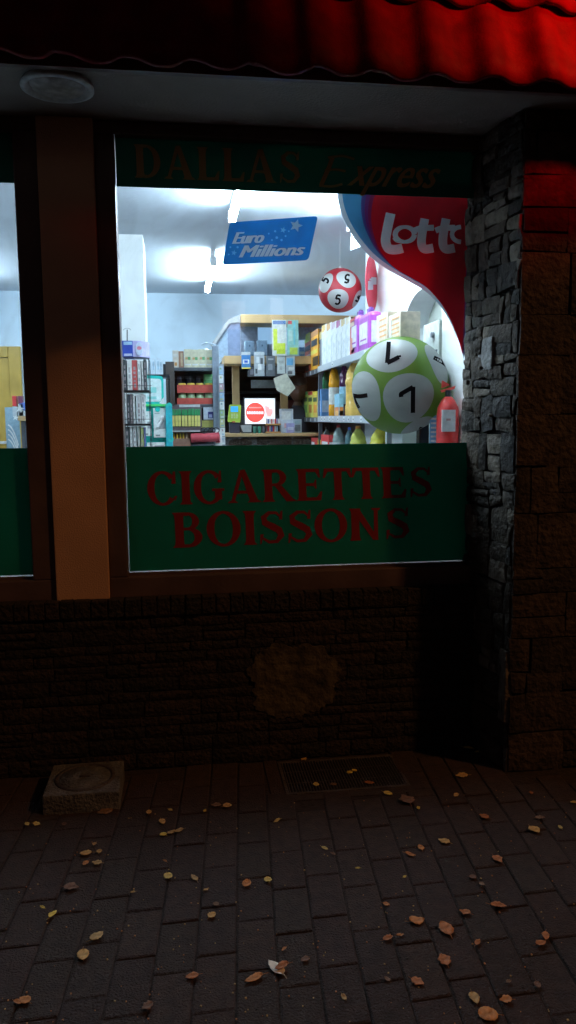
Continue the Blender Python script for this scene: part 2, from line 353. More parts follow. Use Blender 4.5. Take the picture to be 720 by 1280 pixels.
# ---- serif lettering drawn as strokes, cut from vinyl
def arcpts(cx, cy, rx, ry, a0, a1, thin, thick, n=22):
    out, inn = [], []
    for i in range(n+1):
        a = math.radians(a0+(a1-a0)*i/n); w = thin+(thick-thin)*abs(math.cos(a))**1.2
        out.append((cx+rx*math.cos(a), cy+ry*math.sin(a))); inn.append((cx+(rx-w)*math.cos(a), cy+(ry-w*.85)*math.sin(a)))
    return out, inn
def G(ch):
    T, t = .215, .115; P = []
    def stem(x, y0=0, y1=1, s=.075):
        P.append([(x-s, y0), (x+T+s, y0), (x+T+.012, y0+.08), (x-.012, y0+.08)]); P.append([(x-.012, y0+.08), (x+T+.012, y0+.08), (x+T, y0+.2), (x, y0+.2)])
        P.append([(x, y0+.2), (x+T, y0+.2), (x+T, y1-.2), (x, y1-.2)]); P.append([(x, y1-.2), (x+T, y1-.2), (x+T+.012, y1-.08), (x-.012, y1-.08)]); P.append([(x-.012, y1-.08), (x+T+.012, y1-.08), (x+T+s, y1), (x-s, y1)])
    def bar(x0, x1, y, h=t, hook=0):
        P.append([(x0, y), (x1, y), (x1, y+h), (x0, y+h)])
        if hook: P.append([(x1-.075, min(y, y+h)), (x1, min(y, y+h)-(.15 if hook < 0 else 0)), (x1+.03, y+h+(.15 if hook > 0 else 0)-(.0)), (x1-.03, y+h)])
    def arc(*a, **k):
        o, i = arcpts(*a, **k)
        for q in range(len(o)-1): P.append([i[q], o[q], o[q+1], i[q+1]])
    if ch == 'I': stem(.08); w = .36
    elif ch == 'C': arc(.44, .5, .42, .52, 42, 318, .09, .2); P.append([(.68, .63), (.80, .63), (.80, 1.0), (.74, 1.0)]); P.append([(.70, .18), (.78, .12), (.83, .26), (.77, .27)]); w = .86
    elif ch == 'G': arc(.44, .5, .42, .52, 42, 325, .09, .2); P.append([(.68, .64), (.79, .64), (.79, 1.0), (.74, 1.0)]); P.append([(.60, .12), (.79, .12), (.79, .42), (.60, .42)]); P.append([(.52, .38), (.86, .38), (.86, .46), (.52, .46)]); w = .93
    elif ch == 'A':
        P.append([(.36, 1), (.50, 1.02), (.86, 0), (.62, 0)]); P.append([(.36, 1), (.44, .90), (.17, 0), (.07, 0)]); bar(.17, .7, .28, .09)
        P.append([(-.02, 0), (.28, 0), (.20, .07), (.04, .07)]); P.append([(.54, 0), (.94, 0), (.86, .07), (.60, .07)]); w = .93
    elif ch in 'RBP':
        stem(.08); arc(.40, .745, .30, .258, 90, -90, .09, .18); bar(.2, .42, .905, .098); bar(.2, .42, .487, .08)
        if ch == 'R': P.append([(.36, .50), (.56, .50), (.93, 0), (.68, 0)]); P.append([(.68, 0), (.98, 0), (.92, .06), (.74, .06)]); w = .94
        else: arc(.40, .285, .37, .288, 90, -90, .09, .2); bar(.2, .42, -.002, .09); w = .84
    elif ch == 'E':
        stem(.08); bar(.2, .66, .90, .1); P.append([(.56, .92), (.66, .72), (.70, .72), (.68, 1), (.56, 1)]); bar(.2, .55, .46, .09); P.append([(.50, .5), (.56, .36), (.59, .36), (.59, .66), (.56, .66)])
        bar(.2, .68, 0, .1); P.append([(.58, .08), (.70, .28), (.75, .28), (.71, 0), (.58, 0)]); w = .78
    elif ch == 'L': stem(.08); bar(.2, .64, 0, .1); P.append([(.54, .08), (.66, .3), (.71, .3), (.67, 0), (.54, 0)]); w = .73
    elif ch == 'T': stem(.30, 0, .97); bar(.02, .77, .90, .1); P.append([(.02, 1), (-.02, .70), (.03, .70), (.13, .92)]); P.append([(.77, 1), (.81, .70), (.76, .70), (.66, .92)]); w = .80
    elif ch == 'D': stem(.08); arc(.36, .5, .44, .5, 90, -90, .09, .2); bar(.2, .38, .90, .1); bar(.2, .38, 0, .1); w = .87
    elif ch == 'O': arc(.46, .5, .44, .52, 0, 360, .09, .2, n=40); w = .93
    elif ch == 'N': stem(.06, s=.05); P.append([(.06, 1), (.27, 1), (.80, 0), (.64, 0)]); P.append([(.66, 0), (.78, 0), (.78, 1), (.68, 1)]); P.append([(.60, 1), (.86, 1), (.82, .93), (.64, .93)]); w = .92
    elif ch == 'S':
        n = 16; c = []
        pts = [(.62, .80), (.50, .93), (.32, .935), (.17, .80), (.20, .64), (.38, .53), (.56, .41), (.62, .25), (.50, .075), (.30, .06), (.11, .20)]
        ww = [.05, .08, .10, .15, .18, .20, .20, .17, .11, .09, .05]
        for k in range(len(pts)-1):
            a, b = Vector(pts[k]), Vector(pts[k+1]); pr0 = Vector(pts[max(k-1, 0)]); nx = Vector(pts[min(k+2, len(pts)-1)])
            ta, tb = (b-pr0).normalized(), (nx-a).normalized(); na, nb = Vector((-ta.y, ta.x)), Vector((-tb.y, tb.x))
            P.append([tuple(a+na*ww[k]/2), tuple(a-na*ww[k]/2), tuple(b-nb*ww[k+1]/2), tuple(b+nb*ww[k+1]/2)])
        P.append([(.57, .72), (.66, .72), (.67, 1.0), (.62, .98)]); P.append([(.06, 0), (.10, .02), (.16, .30), (.07, .30)]); w = .72
    else: w = .4
    return P, w
def word(mb, text, quad, Y, mat, gap=.025, lift=1.5e-4):
    # quad: pixel corners TL,TR,BR,BL of the word on the plane Y
    tl, tr, br, bl_ = [onY(a, b, Y) for a, b in quad]
    gl = [G(c) for c in text]; tot = sum(w for _, w in gl)+gap*(len(text)-1); x = 0; k = 0
    for P, w in gl:
        for poly in P:
            vs = []
            for (a, b) in poly:
                s = (x+a)/tot; q = (bl_*(1-s)+br*s)*(1-b)+(tl*(1-s)+tr*s)*b
                q.y = Y-(k % 7)*lift; vs.append(q)
            ar = sum(poly[i][0]*poly[(i+1) % len(poly)][1]-poly[(i+1) % len(poly)][0]*poly[i][1] for i in range(len(poly)))
            if ar < 0: vs = vs[::-1]
            if len(vs) > 4:
                bm = bmesh.new(); f = bm.faces.new([bm.verts.new(v) for v in vs]); bmesh.ops.triangulate(bm, faces=[f]); bm.verts.index_update()
                mb.add([v.co.copy() for v in bm.verts], [[v.index for v in f.verts] for f in bm.faces], mat); bm.free()
            else: mb.add(vs, [tuple(range(len(vs)))], mat)
            k += 1
        x += w+gap
YL = YG-.0045
t_ = MB(); word(t_, 'CIGARETTES', ((182, 590), (539, 583), (541, 621), (184, 632)), YL, m_lred)
o = t_.build('lettering', vlo); o['label'] = 'red serif lettering reading CIGARETTES'
t_ = MB(); word(t_, 'BOISSONS', ((214, 641), (512, 634), (513, 673), (216, 685)), YL, m_lred)
o = t_.build('lettering', vlo); o['label'] = 'red serif lettering reading BOISSONS'
t_ = MB(); word(t_, 'DALLAS', ((166, 180), (376, 189), (376, 230), (168, 222)), YL, m_lgold, .04)
o = t_.build('lettering', vhi); o['label'] = 'gold serif lettering reading DALLAS'

def ftext(mb, s, quad_tl, quad_tr, quad_bl, Yf, mat, bold=.0, shear=.0, off=0., thick=0.):
    """built-in font text stretched into the pixel parallelogram on plane Y"""
    cu = bpy.data.curves.new('t', 'FONT'); cu.body = s;  cu.shear = shear; cu.resolution_u = 4
    ob = bpy.data.objects.new('t', cu); COL.objects.link(ob)
    dg = bpy.context.evaluated_depsgraph_get(); me = bpy.data.meshes.new_from_object(ob.evaluated_get(dg))
    xs = [v.co.x for v in me.vertices]; ys = [v.co.y for v in me.vertices]
    x0, x1, y0, y1 = min(xs), max(xs), min(ys), max(ys)
    tl, tr, bl_ = onY(*quad_tl, Yf), onY(*quad_tr, Yf), onY(*quad_bl, Yf)
    vs = [bl_+(tr-tl)*((v.co.x-x0)/(x1-x0))+(tl-bl_)*((v.co.y-y0)/(y1-y0)) for v in me.vertices]
    fs_ = [tuple(p.vertices) for p in me.polygons]; ex_ = (tr-tl).normalized()
    for k_, d_ in enumerate((0, -1, 1, -.5, .5) if bold else (0,)): mb.add([v+ex_*(bold*.24*d_)-Vector((0, 1.5e-4*k_, 0)) for v in vs], fs_, mat)
    bpy.data.objects.remove(ob); bpy.data.curves.remove(cu); bpy.data.meshes.remove(me)
def stroke(mb, pts, ws, toP, mat, lift=None):
    """flat brush stroke through 2-D points with widths; toP maps 2-D to 3-D"""
    pts = [Vector(p) for p in pts]; k = len(pts)
    if not hasattr(ws, '__len__'): ws = [ws]*k
    A, Bq = [], []
    for i in range(k):
        t = (pts[min(i+1, k-1)]-pts[max(i-1, 0)]).normalized(); n = Vector((-t.y, t.x))
        A.append(pts[i]+n*ws[i]/2); Bq.append(pts[i]-n*ws[i]/2)
    vs = [toP(*a) for a in A]+[toP(*b) for b in Bq]
    mb.add(vs, [(i, i+1, k+i+1, k+i) for i in range(k-1)], mat)
def smooth(pts, n=6):
    pts = [Vector(p) for p in pts]; out = []
    for i in range(len(pts)-1):
        a, b, c, d = pts[max(i-1, 0)], pts[i], pts[i+1], pts[min(i+2, len(pts)-1)]
        for j in range(n):
            t = j/n; out.append(.5*((2*b)+(-a+c)*t+(2*a-5*b+4*c-d)*t*t+(-a+3*b-3*c+d)*t**3))
    return out+[pts[-1]]
t_ = MB(); lv = [0]
def pl(a, b):
    lv[0] += 1; return onY(a, b, YL-(lv[0] % 9)*2e-5)
stroke(t_, smooth([(416, 196), (410, 212), (401, 232)]), 5.5, pl, m_lgold)
for a in ([(410, 197), (428, 195), (443, 199)], [(406, 213), (420, 212), (432, 214)], [(399, 232), (415, 233), (428, 230)]): stroke(t_, smooth(a), [3]*13, pl, m_lgold)
ftext(t_, 'xpress', (441, 207), (551, 211), (431, 244), YL-2e-4, m_lgold, bold=.012, shear=.35)
o = t_.build('lettering', vhi); o['label'] = 'gold slanting script lettering reading Express'

# roof tiles
def tile_course(k):
    mb = MB(); th = math.radians(74); per = .2; ex = .292
    yb, zb_ = 2.655+k*ex*math.cos(th), 2.604+k*ex*math.sin(th)
    dirU = Vector((0, math.cos(th), math.sin(th))); nrm = Vector((0, -math.sin(th), math.cos(th)))
    n = 20; cols = int(10/per); ln = ex+.07
    x0 = onY(392, 103, 2.62).x - 26*per + (.0 if k % 2 == 0 else .03)
    def hgt(t):
        t = t % 1.0
        t = t**1.3
        return .036*(0.5+0.5*math.cos(2*PI*t))**1.5
    vs = []; NL = 5
    for lay in (0, 1):
        for j in range(NL+1):
            s = j/NL
            for i in range(cols*n+1):
                t = i/n; c = int(t)
                jit = .0025*math.sin(c*12.9898+k*7.1)
                h = hgt(t)*(1-.12*s)+.036*(1-s)+jit-lay*.02
                sag = .004*math.sin(c*3.7+k)
                vs.append(Vector((x0+t*per, yb, zb_))+dirU*(s*ln+sag-(.006 if lay and j == 0 else 0)*0)+nrm*h)
    w = cols*n+1; fs = []
    for j in range(NL):
        for i in range(w-1):
            a = j*w+i; fs.append((a, a+1, a+w+1, a+w)); b = (NL+1)*w+a; fs.append((b, b+w, b+w+1, b+1))
    for i in range(w-1): b = (NL+1)*w; fs.append((i, b+i, b+i+1, i+1))
    mb.add(vs, fs, m_tile, True)
    return mb
roof = MB(); roof.box(-5, 5, 2.675, 2.70, 2.61, 2.664, m_frame); roof.box(-5, 5, 3.25, 3.5, 2.72, 4.3, m_mortar)
rf = roof.build('roof', B)
for k in range(5): tile_course(k).build('tile_course', rf)

# ------------------------------------------------------------ interior shell
ZC, ZF = 2.66, .06
XW, YE, YB = 1.30, 5.35, 7.5
i_ = MB(); i_.box(-4.9, 4.9, YG+.07, YB+.2, -.05, ZF, m_floor); i_.build('shop_floor', B)
i_ = MB(); i_.box(-4.9, 4.9, YG+.2, YB+.2, ZC, ZC+.04, m_ceil); i_.box(-4.9, XR, YG+.05, YG+.2, ZC-.05, ZC+.04, m_ceil); i_.build('ceiling', B)
i_ = MB(); i_.box(-4.9, 4.9, YB, YB+.15, ZF, ZC, m_wallin); i_.box(-4.95, -4.8, YG+.2, YB, ZF, ZC, m_wallin); i_.box(4.8, 4.95, YG+.2, YB, ZF, ZC, m_wallin)
i_.build('interior_wall', B)
# side wall with arched niche
def Yx(px, X): return onX(px, 450, X).y
ya, yb2 = Yx(552, XW), Yx(504, XW); zn0, zsp = 1.2, onX(528, 410, XW).z; rad = (yb2-ya)/2; ym = (ya+yb2)/2
sw = MB(); outl = []
N_A = 16
sw.box(XW, XW+.25, YG+.06, ya, ZF, ZC, m_white); sw.box(XW, XW+.25, yb2, YE, ZF, ZC, m_white); sw.box(XW, XW+.25, ya, yb2, ZF, zn0, m_white)
for i in range(N_A):
    a0, a1 = PI*i/N_A, PI*(i+1)/N_A
    y0, z0, y1, z1 = ym-rad*math.cos(a0), zsp+rad*.62*math.sin(a0), ym-rad*math.cos(a1), zsp+rad*.62*math.sin(a1)
    sw.prism([(XW, y0, z0), (XW, y1, z1), (XW, y1, ZC), (XW, y0, ZC)], .25, m_white, n=(1, 0, 0))
sw.box(XW+.14, XW+.2, ya, yb2, zn0, zsp+rad*.7, M('greenish_niche_paint', (.55, .60, .52), .7))
sw.build('side_wall', B)
clm = MB(); c0, c1 = onY(140, 293, 5.17), onY(178, 293, 5.17); clm.box(c0.x, c1.x, 5.17, 5.55, ZF, ZC, m_white); clm.build('interior_column', B)
# door on the back wall, far left
D = thing('shop_door', '', 'x', (0, 0, 0)); del D['label']; del D['category']; D['_b'] = B['_b']; D.parent = B
m_door = M('golden_oak_door', (.42, .27, .05), .45, var=.2, vscale=4)
dz = onY(20, 433, YB-.03).z; dx1 = onY(26, 450, YB-.03).x; dxi = onY(14, 450, YB-.03).x
d_ = MB(); d_.box(dx1-.09-.02, dx1, YB-.04, YB-.002, ZF, dz, m_door, .006); d_.box(dx1-1.1, dx1-1.0, YB-.04, YB-.002, ZF, dz, m_door, .006); d_.box(dx1-1.0, dx1-.11, YB-.04, YB-.002, dz-.10, dz, m_door, .006); d_.build('door_frame', D)
d_ = MB(); d_.box(dx1-1.0, dx1-.112, YB-.025, YB-.002, ZF, dz-.104, m_door)
for (a, b) in ((ZF+.15, .95), (1.1, dz-.25)): d_.box(dx1-.9, dx1-.22, YB-.035, YB-.025, a, b, M('door_panel_oak', (.36, .24, .05), .45, var=.2, vscale=4), .004)
lf = d_.build('door_leaf', D)
d_ = MB(); hq = onY(7, 553, YB-.05); d_.tube((hq.x, YB-.03, hq.z), (hq.x, YB-.09, hq.z), .012, C(.6, .6, .6, .3)); d_.box(hq.x-.10, hq.x+.01, YB-.1, YB-.085, hq.z-.012, hq.z+.012, C(.6, .6, .6, .3), .004); d_.build('door_handle', lf)

# ------------------------------------------------------------ things on the facade and ground
L = thing('soffit_lamp', 'round unlit dished ceiling light fixed under the soffit beside the beige mullion', 'light', onZ(71, 103, 2.66))
c = onZ(71, 103, 2.66)
a = MB(); a.lathe((c.x, c.y+.01, 0), [(.115, 2.663), (.125, 2.65), (.125, 2.642), (.108, 2.638), (.100, 2.650), (.02, 2.655)], C(.5, .5, .5, .5, var=.2), 32); a.build('lamp_ring', L)
a = MB(); a.lathe((c.x, c.y+.01, 0), [(.098, 2.656), (.09, 2.643), (.05, 2.634), (.001, 2.631)], C(.34, .30, .27, .4, var=.4, vscale=30), 32); a.build('lamp_glass', L)

q = onZ(52, 1021, 0); f0, f1 = onZ(53, 1021, 0), onZ(150, 1010, 0); zt_ = .075
fy = (f0.y+f1.y)/2; tb = onZ(110, 953, zt_).y
K = thing('concrete_plinth', 'low square concrete block with a round iron cover, standing on the pavers by the wall', 'access cover', ((f0.x+f1.x)/2, (fy+tb)/2, 0))
a = MB(); a.box(f0.x, f1.x, fy, tb, -.02, zt_, m_conc, .007); a.build('block', K)
cx, cy = (f0.x+f1.x)/2, (fy+tb)/2
a = MB(); a.lathe((cx, cy, zt_), [(.118, -.002), (.118, .004), (.104, .006), (.102, .002)], m_iron, 40); a.build('cover_rim', K)
a = MB(); a.lathe((cx, cy, zt_), [(.100, -.001), (.099, .0035), (.06, .004), (.058, .0065), (.03, .0065), (.028, .0042), (.001, .0045)], m_conc, 40); a.box(cx-.02, cx+.02, cy-.006, cy+.006, zt_, zt_+.012, m_iron, .002); a.build('cover_lid', K)

K = thing('drain_grate', 'dark metal grating with narrow bars set in the pavement against the wall', 'grate', (.64, 3.03, 0))
a = MB(); gx0, gx1, gy0, gy1 = .388, .902, 2.888, 3.185
a.box(gx0, gx1, gy0, gy0+.014, -.03, .002, m_iron, .002); a.box(gx0, gx1, gy1-.014, gy1, -.03, .002, m_iron, .002); a.box(gx0, gx0+.014, gy0+.014, gy1-.014, -.03, .002, m_iron, .002); a.box(gx1-.014, gx1, gy0+.014, gy1-.014, -.03, .002, m_iron, .002); a.build('rim', K)
a = MB(); n = 40
for i in range(n):
    x = gx0+.02+(gx1-gx0-.04)*i/(n-1); a.box(x-.0022, x+.0022, gy0+.014, gy1-.014, -.025, .0005, m_iron)
for y in (gy0+.1, gy0+.2): a.box(gx0+.014, gx1-.014, y-.003, y+.003, -.024, -.003, m_iron)
a.build('bars', K)
a = MB(); a.box(gx0, gx1, gy0, gy1, -.005-.03, -.031, m_black); a.build('pit', K)

# ------------------------------------------------------------ fallen leaves
leaf_m = {'yellow': [M('yellow_leaf', c, .6, var=.3, vscale=60, bump=.4, bscale=90) for c in ((.68, .50, .08), (.58, .44, .12))],
          'tan': [M('tan_leaf', c, .6, var=.35, vscale=60, bump=.4, bscale=90) for c in ((.50, .30, .09), (.42, .27, .10))],
          'rust': [M('rust_leaf', c, .6, var=.4, vscale=60, bump=.4, bscale=90) for c in ((.38, .13, .035), (.46, .18, .045))],
          'brown': [M('brown_leaf', c, .65, var=.4, vscale=60, bump=.4, bscale=90) for c in ((.17, .085, .05), (.20, .11, .06))],
          'pale': [M('pale_leaf', (.88, .80, .70), .6, var=.2, vscale=50, bump=.4, bscale=90)]}
def leaf(px, py, wpx, colr, label, shape='oval', rot=None, z0=.004):
    p = onZ(px, py, z0); p2 = onZ(px+wpx, py, z0); Ln = (p2-p).length
    a = random.uniform(0, 2*PI) if rot is None else math.radians(rot)
    mb = MB(); mat = random.choice(leaf_m[colr]); n = 14
    asp = random.uniform(.42, .85) if shape == 'oval' else .9; curl = random.uniform(.01, .13)*Ln; tw = random.uniform(-.4, .4)
    rows = []
    for j in range(n+1):
        s = j/n; x = (s-.5)*Ln
        if shape == 'oval': wv = math.sin(PI*s**.8)**.75*asp*Ln/2*(1+.06*math.sin(s*25))
        elif shape == 'round': wv = math.sqrt(max(0, 1-(2*s-1)**2))*.46*Ln
        else: wv = (.05+(.26+.16*abs(math.sin(PI*s*2.5+.3)))*math.sin(PI*min(1, s*1.02+.01))*(1.25-.6*s))*Ln
        row = []
        for t in (-1, -.55, 0, .55, 1):
            zz = .002+curl*(t*t)*(.5+.5*math.sin(s*5+tw*4)) + .35*curl*(2*s-1)**2 + (.0012 if t else -.0005) + tw*.08*Ln*t*s*.5 + random.gauss(0, .0006)
            row.append((x, t*wv, max(zz, .001)))
        rows.append(row)
    # stalk
    vs = [Vector(v) for r in rows for v in r]; fs = [(j*5+i, j*5+i+1, (j+1)*5+i+1, (j+1)*5+i) for j in range(n) for i in range(4)]
    R = Matrix.Rotation(a, 3, 'Z'); vs = [R @ v + p for v in vs]
    mb.add(vs, fs, mat, True)
    e = R @ Vector((-Ln*.5, 0, .003))+p; e2 = R @ Vector((-Ln*.78, Ln*.06, .004))+p
    mb.tube(e, e2, Ln*.018, mat, Ln*.012, n=5)
    o = mb.build('fallen_leaf', loc=p); tag(o, label, 'leaf', 'fallen autumn leaves on the pavers')
    sd = o.modifiers.new('thickness', 'SOLIDIFY'); sd.thickness = .0006
    return o
LV = [
 (34, 1031, 8, 'yellow', 'small yellow leaf in front of the concrete block, left of its twin', 'oval'),
 (46, 1031, 10, 'yellow', 'bright yellow crumpled leaf just in front of the concrete block', 'lobed'),
 (80, 1031, 8, 'brown', 'small brown leaf under the front edge of the concrete block', 'oval'),
 (131, 1015, 20, 'brown', 'dark brown curled leaf at the right front corner of the concrete block', 'lobed'),
 (186, 1016, 10, 'tan', 'small tan leaf lying alone right of the concrete block', 'oval'),
 (203, 1028, 13, 'tan', 'tan curled leaf above the pair of touching tan leaves', 'oval'),
 (204, 1044, 9, 'yellow', 'round yellow leaf touching the left end of the tan pair', 'round'),
 (214, 1041, 12, 'tan', 'left leaf of the touching tan pair', 'oval'),
 (223, 1039, 13, 'tan', 'right leaf of the touching tan pair', 'oval'),
 (213, 1013, 7, 'yellow', 'tiny yellow leaf nearest the wall between block and grate', 'oval'),
 (256, 1014, 6, 'yellow', 'tiny yellow leaf left of the brown and pale pair', 'oval'),
 (270, 1007, 12, 'brown', 'brown leaf lying left against a pale round leaf', 'lobed'),
 (284, 1008, 11, 'tan', 'pale round leaf right of a brown leaf, left of the grate', 'round'),
 (346, 1027, 11, 'yellow', 'bright yellow leaf in front of the left corner of the grate', 'oval'),
 (118, 1056, 7, 'tan', 'topmost small leaf of the cluster of five', 'oval'),
 (107, 1067, 15, 'tan', 'large tan leaf at the left of the cluster of five', 'oval'),
 (124, 1065, 8, 'tan', 'small squarish leaf at the right of the cluster of five', 'round'),
 (107, 1080, 10, 'rust', 'reddish leaf at the lower left of the cluster of five', 'oval'),
 (121, 1079, 13, 'tan', 'tan leaf at the lower right of the cluster of five', 'lobed'),
 (206, 1077, 7, 'rust', 'small rust leaf just above the round olive yellow leaf', 'oval'),
 (89, 1110, 19, 'brown', 'brown three-pointed leaf at left below the cluster of five', 'lobed'),
 (210, 1096, 12, 'yellow', 'round olive yellow leaf left of a tan curled leaf', 'round'),
 (243, 1098, 16, 'tan', 'tan curled leaf right of the round olive yellow leaf', 'oval'),
 (335, 1101, 11, 'yellow', 'round bright yellow leaf in the middle of the pavement', 'round'),
 (308, 1106, 14, 'rust', 'reddish twisted leaf left of the round bright yellow leaf', 'oval'),
 (258, 1113, 8, 'tan', 'small tan leaf below the tan curled leaf', 'oval'),
 (166, 1116, 7, 'tan', 'small pointed tan leaf alone left of centre', 'oval'),
 (270, 1131, 8, 'brown', 'dull small leaf just above a tan oval leaf', 'round'),
 (265, 1145, 13, 'tan', 'tan oval leaf with a dull small leaf above it', 'oval'),
 (53, 1135, 9, 'yellow', 'upper leaf of the yellow pair at far left', 'oval'),
 (66, 1144, 15, 'yellow', 'lower longer leaf of the yellow pair at far left', 'oval'),
 (121, 1171, 20, 'tan', 'tan pointed leaf above a broad tan leaf at lower left', 'oval'),
 (104, 1195, 20, 'tan', 'broad tan leaf below a tan pointed leaf at lower left', 'oval'),
 (22, 1254, 12, 'rust', 'small rust leaf tucked beside a larger one, bottom left corner', 'oval'),
 (31, 1251, 17, 'rust', 'larger rust leaf in the bottom left corner', 'oval'),
 (240, 1221, 17, 'rust', 'rust brown upright leaf left of the large rust leaf', 'oval'),
 (317, 1224, 26, 'rust', 'large rust leaf touching the left of the big pale leaf', 'oval'),
 (345, 1210, 31, 'pale', 'big pale cream leaf with bent edge, the brightest on the pavement', 'oval'),
 (352, 1209, 20, 'rust', 'rust leaf lying on the big pale cream leaf', 'oval'),
 (184, 1259, 16, 'brown', 'dull brown leaf near the bottom edge, left of centre', 'lobed'),
 (355, 1187, 9, 'rust', 'small rust leaf above the big pale cream leaf', 'oval'),
 (406, 1061, 10, 'yellow', 'small yellow leaf with a brown one below right', 'oval'),
 (416, 1068, 8, 'brown', 'small brown leaf below right of a small yellow one', 'oval'),
 (447, 1086, 6, 'yellow', 'tiny bright yellow leaf alone right of centre', 'oval'),
 (485, 992, 12, 'yellow', 'bright yellow leaf at the front right corner of the grate', 'oval'),
 (508, 1000, 24, 'brown', 'ragged wide brown leaf right of the bright yellow one by the grate', 'lobed'),
 (577, 970, 16, 'tan', 'tan leaf between the grate and the stone pier', 'lobed'),
 (570, 995, 9, 'tan', 'small tan leaf in front of the pier foot, below a wider tan one', 'oval'),
 (523, 1011, 6, 'yellow', 'tiny yellow speck of leaf below the ragged brown one', 'oval'),
 (586, 936, 14, 'yellow', 'left leaf of the three yellow ones in the corner at the pier foot', 'oval'),
 (600, 933, 10, 'yellow', 'back leaf of the three yellow ones in the corner at the pier foot', 'oval'),
 (600, 941, 14, 'yellow', 'front leaf of the three yellow ones in the corner at the pier foot', 'oval'),
 (380, 950, 10, 'tan', 'tan leaf on the back left of the grate', 'oval'),
 (437, 966, 8, 'yellow', 'left leaf of the tiny yellow pair on the grate', 'round'),
 (443, 964, 7, 'yellow', 'right leaf of the tiny yellow pair on the grate', 'round'),
 (395, 981, 10, 'yellow', 'yellow pointed leaf on the front edge of the grate', 'oval'),
 (417, 981, 9, 'brown', 'small brown leaf on the front edge of the grate', 'oval'),
 (462, 979, 12, 'rust', 'flat reddish leaf on the front right of the grate', 'oval'),
 (555, 1052, 15, 'tan', 'tan lobed leaf right of the rust pair', 'lobed'),
 (513, 1069, 14, 'rust', 'left leaf of the rust pair right of centre', 'oval'),
 (526, 1060, 13, 'rust', 'right upper leaf of the rust pair right of centre', 'oval'),
 (605, 1021, 13, 'rust', 'dark rust lobed leaf in front of the pier', 'lobed'),
 (675, 1023, 13, 'brown', 'thin dark brown leaf in front of the brick pier face', 'oval'),
 (668, 1038, 17, 'tan', 'pale tan twisted leaf in front of the brick pier face', 'oval'),
 (700, 1035, 8, 'yellow', 'small yellowish leaf right of the pale tan twisted leaf', 'oval'),
 (717, 1004, 8, 'yellow', 'yellow leaf at the right picture edge by the pier', 'oval'),
 (664, 992, 7, 'rust', 'small rust leaf close to the foot of the brick pier face', 'oval'),
 (622, 1075, 16, 'rust', 'square rust leaf in the right half, alone', 'lobed'),
 (591, 1097, 9, 'brown', 'upper dull leaf of a small brown pair at right', 'round'),
 (602, 1106, 7, 'brown', 'lower dull leaf of a small brown pair at right', 'round'),
 (483, 1131, 9, 'rust', 'small dark red leaf right of centre', 'oval'),
 (581, 1141, 14, 'rust', 'rust leaf left of a brighter orange rust leaf', 'lobed'),
 (623, 1133, 20, 'rust', 'bright orange rust leaf at right', 'oval'),
 (521, 1152, 20, 'rust', 'curled dark rust leaf up left of the big orange one', 'oval'),
 (557, 1161, 27, 'rust', 'big long orange leaf in the lower right', 'oval'),
 (485, 1174, 15, 'rust', 'left leaf of the red brown pair at lower centre', 'oval'),
 (500, 1170, 10, 'rust', 'right small leaf of the red brown pair at lower centre', 'oval'),
 (597, 1179, 13, 'rust', 'rust leaf below right of the big long orange one', 'oval'),
 (555, 1201, 20, 'rust', 'rust winged leaf straight below the big long orange one', 'lobed'),
 (522, 1228, 17, 'rust', 'rust brown leaf left below the winged one', 'lobed'),
 (484, 1225, 10, 'brown', 'dim red brown leaf at lower centre', 'oval'),
 (682, 1171, 17, 'rust', 'upper leaf of the orange pair at the lower right', 'oval'),
 (676, 1180, 16, 'rust', 'lower leaf of the orange pair at the lower right', 'oval'),
 (672, 1232, 12, 'brown', 'narrow brown leaf near the lower right corner', 'oval'),
 (636, 1228, 8, 'brown', 'tiny brown leaf left of the narrow brown one', 'oval'),
 (593, 1249, 20, 'tan', 'tan bent leaf above the round orange leaf', 'oval'),
 (632, 1251, 16, 'rust', 'rust winged leaf right of the round orange leaf', 'lobed'),
 (610, 1269, 25, 'rust', 'round orange leaf at the bottom edge, lower right', 'round'),
 (430, 1248, 11, 'tan', 'small tan curled leaf near the bottom edge at centre', 'oval'),
 (381, 1200, 13, 'brown', 'brown folded leaf right of the big pale cream leaf', 'oval'),
 (506, 1097, 6, 'yellow', 'tiny yellowish leaf scrap below the rust pair', 'oval'),
]
for t in LV:
    leaf(t[0], t[1], t[2], t[3], t[4], t[5], z0=.010 if 'lying on the big pale' in t[4] else .004)
# crumbs and grit in one mass
cr = MB()
for k in range(420):
    px, py = random.uniform(0, 720), random.uniform(985, 1279); q = onZ(px, py, .003)
    if q.y > 2.83 or abs(q.x) > 2.5: continue
    s_ = random.uniform(.0008, .0022); cr.box(q.x-s_, q.x+s_, q.y-s_, q.y+s_, .001, .001+s_*1.3, random.choice(leaf_m['tan']+leaf_m['rust']+grey_stones[:2]), 0, random.random()*3)
o = cr.build('leaf_crumbs', loc=(0, 1.8, 0)); o['kind'] = 'stuff'; o['label'] = 'fine grit and crumbled leaf bits scattered over the pavers'; o['category'] = 'grit'

